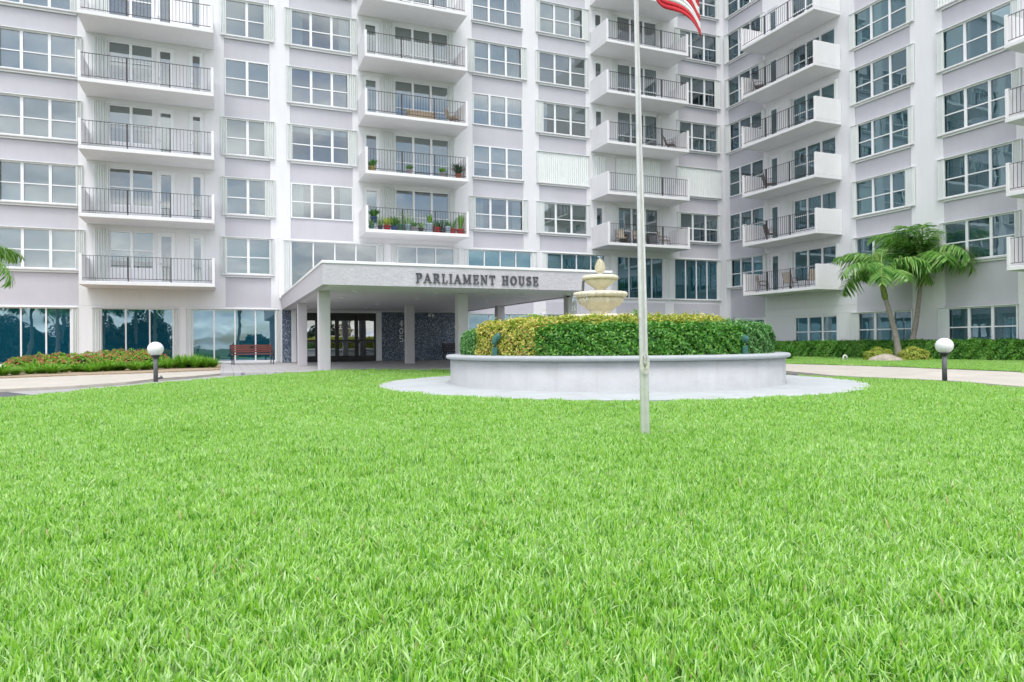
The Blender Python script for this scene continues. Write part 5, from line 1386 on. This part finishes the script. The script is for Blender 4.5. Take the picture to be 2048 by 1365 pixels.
def pot_plant(label, x, y, z, pr_, ph, potm, kind, h, seed, leafm='leaf_lime', group='pot plants on the balcony over the canopy'):
    rng = np.random.default_rng(seed)
    t = empty('pot_plant', (x, y, z)); tag(t, label, 'pot plant', group)
    mb = MB(); mb.lathe([(0.0, 0.0), (pr_*0.75, 0.0), (pr_, ph*0.88), (pr_*1.08, ph*0.89), (pr_*1.08, ph), (pr_*0.95, ph), (pr_*0.9, ph*0.9), (0.0, ph*0.9)], 16); link('pot', mb.mesh('pot', potm, True), t)
    mb = MB(); tint = []
    n = {'sword': 30, 'spray': 60, 'bush': 90, 'aloe': 44}[kind]
    for k in range(n):
        a = rng.uniform(0, 6.28); d = Vector((math.cos(a), math.sin(a), 0)); s_ = Vector((-d.y, d.x, 0))
        ln = {'sword': rng.uniform(0.05, 0.3), 'spray': rng.uniform(0.5, 1.4), 'bush': rng.uniform(0.2, 1.1), 'aloe': rng.uniform(0.3, 1.0)}[kind]
        w_ = {'sword': 0.045, 'spray': 0.016, 'bush': 0.05, 'aloe': 0.03}[kind]; hh = h*rng.uniform(0.6, 1.1); tv = float(np.clip(rng.normal(0.5, 0.3), 0, 1)); i0 = len(mb.v)
        for tt, f in ((0, 0.6), (0.45, 1.0), (0.8, 0.7), (1.0, 0.05)):
            q = d*(pr_*0.4+hh*ln*(0.5*tt+0.4*tt*tt))+Vector((0, 0, ph*0.9+hh*(tt-0.35*ln*tt*tt)))
            mb.v += [tuple(q+s_*w_*f/2), tuple(q-s_*w_*f/2)]; tint += [tv, tv]
        for j in range(3): mb.f.append((i0+j*2, i0+j*2+1, i0+j*2+3, i0+j*2+2)); mb.mi.append(0)
    me = mb.mesh('leaves', leafm, True); tint_attr(me, tint); link('leaves', me, t)
zp = floor_z(1); yp = 33.42
row = [(6.62, 'pot_green', 0.11, 0.2, 'spray', 0.35, 'leaf_lime', 'small green pot at the left end of the plant balcony'),
       (6.74, 'pot_blue', 0.15, 0.28, 'bush', 0.35, 'leaf_green', 'blue pot raised on a stand at the left end of the plant balcony'),
       (7.05, 'pot_dark', 0.11, 0.2, 'spray', 0.55, 'leaf_lime', 'dark pot with tall loose leaves left of the red pot'),
       (7.38, 'pot_red', 0.16, 0.22, 'bush', 0.34, 'leaf_yellow', 'round red pot with yellow leaves, leftmost red one'),
       (7.72, 'pot_blue', 0.14, 0.2, 'bush', 0.42, 'leaf_green', 'blue pot with dark leaves right of the leftmost red pot'),
       (8.08, 'pot_green', 0.17, 0.3, 'spray', 0.45, 'leaf_lime', 'mint green pot left of the palm-like plant'),
       (8.45, 'pot_sky', 0.17, 0.36, 'spray', 0.75, 'leaf_palm', 'tall spiky palm-like pot plant in the plant balcony'),
       (8.72, 'pot_grey', 0.15, 0.22, 'aloe', 0.35, 'leaf_bluegreen', 'grey pot with pale aloe'),
       (9.08, 'pot_dark', 0.13, 0.2, 'spray', 0.3, 'leaf_lime', 'dark pot with thin leaves at mid balcony'),
       (9.52, 'pot_sky', 0.17, 0.42, 'sword', 0.45, 'leaf_lime', 'tall pale blue pot with upright sword leaves'),
       (9.86, 'pot_red', 0.19, 0.26, 'aloe', 0.34, 'leaf_green', 'wide red pot right of the pale blue pot'),
       (10.16, 'pot_dark', 0.14, 0.2, 'spray', 0.55, 'leaf_dark', 'dark pot with wiry dark leaves'),
       (10.45, 'pot_sky', 0.14, 0.34, 'spray', 0.3, 'leaf_bluegreen', 'pale pot with bluish leaves before the right window pane'),
       (10.70, 'pot_red', 0.15, 0.24, 'aloe', 0.5, 'leaf_bluegreen', 'red pot with pale spiky leaves, second from the right end'),
       (11.12, 'pot_red', 0.17, 0.24, 'sword', 0.72, 'leaf_lime', 'red pot with tall snake plant leaves at the right end')]
for i, (x, pm, r_, h_, kd, lh, lm, lab) in enumerate(row):
    zz_ = zp+(0.32 if 'raised' in lab else 0)
    pot_plant(lab, x, yp+0.02*(i % 3)+(0.25 if 'palm-like' in lab and 'tall' in lab else 0), zz_, r_*1.12, h_*1.1, pm, kd, lh*1.3, 400+i, lm)
mb = MB(); mb.tube([(0, 0, 0), (0, 0, 0.02)], 0.14, 12); mb.tube([(0, 0, 0.02), (0, 0, 0.30)], 0.03, 8); mb.tube([(0, 0, 0.30), (0, 0, 0.318)], 0.15, 12)
ps = link('plant_stand', mb.mesh('plant_stand', 'pot_sky'), None, (6.74, yp+0.02, zp)); tag(ps, 'pale stand under the raised blue pot', 'stand')
for i, (x, pm, kd, lh, lm, lab) in enumerate([(6.68, 'pot_yellow', 'bush', 0.4, 'leaf_green', 'yellow pot with green leaves on the balcony above the plant balcony'), (8.5, 'pot_grey', 'bush', 0.3, 'leaf_green', 'grey pot with low leaves on the balcony above the plant balcony'), (10.2, 'pot_grey', 'bush', 0.3, 'leaf_lime', 'pale leafy pot plant right of centre, balcony above the plant balcony'), (11.05, 'terracotta', 'bush', 0.65, 'leaf_dark', 'terracotta pot with a dark bushy plant at the balcony\'s right end')]):
    pot_plant(lab, x, 33.45, floor_z(2), 0.16, 0.26, pm, kd, lh, 450+i, lm, 'pot plants one balcony up')

# ------------------------------------------------------------------ grass blades
def blade_patch(size, n, seed, lo=0.035, hi=0.08, w0=0.0076):
    rng = np.random.default_rng(seed)
    x = rng.uniform(-size/2, size/2, n); y = rng.uniform(-size/2, size/2, n)
    h = rng.uniform(lo, hi, n)*(1+0.25*np.sin(x*9+seed)*np.sin(y*8)); a = rng.uniform(0, 2*np.pi, n); le = np.abs(rng.normal(0.40, 0.30, n)); w = w0*rng.uniform(0.7, 1.25, n)
    tw = rng.uniform(-1.2, 1.2, n)
    dx, dy = np.cos(a), np.sin(a); sx, sy = np.cos(a+np.pi/2+tw), np.sin(a+np.pi/2+tw)
    ts = np.array([0, 0.4, 0.75, 1.0]); fs = np.array([0.75, 1.0, 0.78, 0.0])
    V = np.zeros((n, 7, 3)); k = 0
    for t, f in zip(ts, fs):
        px_ = x+dx*h*le*(0.35*t+0.75*t*t); py_ = y+dy*h*le*(0.35*t+0.75*t*t); pz_ = h*(t-0.30*np.minimum(le, 1.3)*t*t)
        if t < 1:
            V[:,k] = np.stack([px_+sx*w*f/2, py_+sy*w*f/2, pz_], 1); V[:,k+1] = np.stack([px_-sx*w*f/2, py_-sy*w*f/2, pz_], 1); k += 2
        else: V[:,6] = np.stack([px_, py_, pz_], 1)
    me = bpy.data.meshes.new('grass_patch'); me.vertices.add(n*7); me.vertices.foreach_set('co', V.reshape(-1))
    quad = np.array([0,1,3,2, 2,3,5,4]); tri = np.array([4,5,6])
    F = np.concatenate([quad[None]+np.arange(n)[:,None]*7, tri[None]+np.arange(n)[:,None]*7], 1).reshape(-1)
    me.loops.add(n*11); me.loops.foreach_set('vertex_index', F.astype(np.int32))
    me.polygons.add(n*3)
    st = (np.arange(n)[:,None]*11+np.array([0,4,8])[None]).reshape(-1)
    me.polygons.foreach_set('loop_start', st.astype(np.int32)); me.polygons.foreach_set('loop_total', np.tile([4,4,3], n).astype(np.int32))
    tint = np.clip(rng.normal(0.49, 0.30, n), 0, 0.84); tint[rng.uniform(0, 1, n) < 0.006] = 1.1
    tint_attr(me, np.repeat(tint, 7)); me.polygons.foreach_set('use_smooth', np.ones(n*3, bool))
    me.materials.append(MATS['grass']); me.update(); me.validate()
    return me
src = bpy.data.collections.new('grass_sources')
PS = 0.5
for i in range(8):                     # five dense patches for the foreground, three with fewer, broader blades for the distance
    o = bpy.data.objects.new('grass_patch_%d' % i, blade_patch(PS, 760, 500+i, hi=0.09, w0=0.0086) if i < 5 else blade_patch(PS, 420, 500+i, w0=0.0110)); src.objects.link(o)
def inside(pts, x, y):
    c = False; n = len(pts)
    for i in range(n):
        (x0, y0), (x1, y1) = pts[i], pts[(i+1) % n]
        if (y0 > y) != (y1 > y) and x < (x1-x0)*(y-y0)/(y1-y0)+x0: c = not c
    return c
def grass_field(name, label, poly, step, seed, hscale=1.0, clear=None):
    rng = np.random.default_rng(seed); co, sc, rt, ix = [], [], [], []
    xs = [p[0] for p in poly]; ys = [p[1] for p in poly]
    for gx in np.arange(min(xs), max(xs), step):
        for gy in np.arange(min(ys), max(ys), step):
            x, y = gx+rng.uniform(-.12, .12), gy+rng.uniform(-.12, .12)
            d = x*HS+y*HC; l_ = x*R0.x+y*R0.y
            if d < 0.6 or abs(l_) > d*0.80+4.0: continue
            if not inside(poly, x, y): continue
            rho = math.hypot(x-PC[0], y-PC[1])
            if rho < 5.82: continue
            co.append((x, y, gz(x, y)-0.022)); s_ = rng.uniform(0.85, 1.1)*hscale; sc.append((s_, s_, s_*rng.uniform(0.85, 1.12)*(1.0+0.10*math.sin(x*1.3)*math.sin(y*1.1)))); rt.append((rng.normal(0, 0.03), rng.normal(0, 0.03), rng.uniform(0, 6.283))); ix.append(int(rng.integers(0, 5)) if d < 9 else int(rng.integers(5, 8)))
    me = bpy.data.meshes.new(name); me.from_pydata(co, [], [])
    for nm, ty, dat in (('scl', 'FLOAT_VECTOR', sc), ('rot', 'FLOAT_VECTOR', rt)):
        a = me.attributes.new(nm, ty, 'POINT'); a.data.foreach_set('vector', np.array(dat, float).reshape(-1))
    a = me.attributes.new('idx', 'INT', 'POINT'); a.data.foreach_set('value', np.array(ix, np.int32))
    me.materials.append(MATS['grass'])
    o = link(name, me); tag(o, label, 'grass', kind='stuff')
    ng = bpy.data.node_groups.get('scatter_grass')
    if ng is None:
        ng = bpy.data.node_groups.new('scatter_grass', 'GeometryNodeTree'); ng.is_modifier = True
        ng.interface.new_socket('Geometry', in_out='INPUT', socket_type='NodeSocketGeometry'); ng.interface.new_socket('Geometry', in_out='OUTPUT', socket_type='NodeSocketGeometry')
        N, L = ng.nodes, ng.links
        gi, go = N.new('NodeGroupInput'), N.new('NodeGroupOutput')
        ci = N.new('GeometryNodeCollectionInfo'); ci.inputs['Collection'].default_value = src; ci.inputs['Separate Children'].default_value = True; ci.inputs['Reset Children'].default_value = True
        ip = N.new('GeometryNodeInstanceOnPoints'); ip.inputs['Pick Instance'].default_value = True
        def att(nm, ty):
            a_ = N.new('GeometryNodeInputNamedAttribute'); a_.data_type = ty; a_.inputs['Name'].default_value = nm; return a_.outputs['Attribute']
        L.new(gi.outputs[0], ip.inputs['Points']); L.new(ci.outputs[0], ip.inputs['Instance'])
        L.new(att('idx', 'INT'), ip.inputs['Instance Index']); L.new(att('scl', 'FLOAT_VECTOR'), ip.inputs['Scale'])
        er = N.new('FunctionNodeEulerToRotation'); L.new(att('rot', 'FLOAT_VECTOR'), er.inputs[0]); L.new(er.outputs[0], ip.inputs['Rotation'])
        L.new(ip.outputs[0], go.inputs[0])
    md = o.modifiers.new('scatter', 'NODES'); md.node_group = ng
    return o
grass_field('lawn_grass', 'thick bright green lawn grass filling the foreground', LAWN, 0.28, 900)
grass_field('strip_grass', 'short green grass between the footpath and the long hedge', [p for p in STRIP if p[1] > -3], 0.36, 901, 0.8)
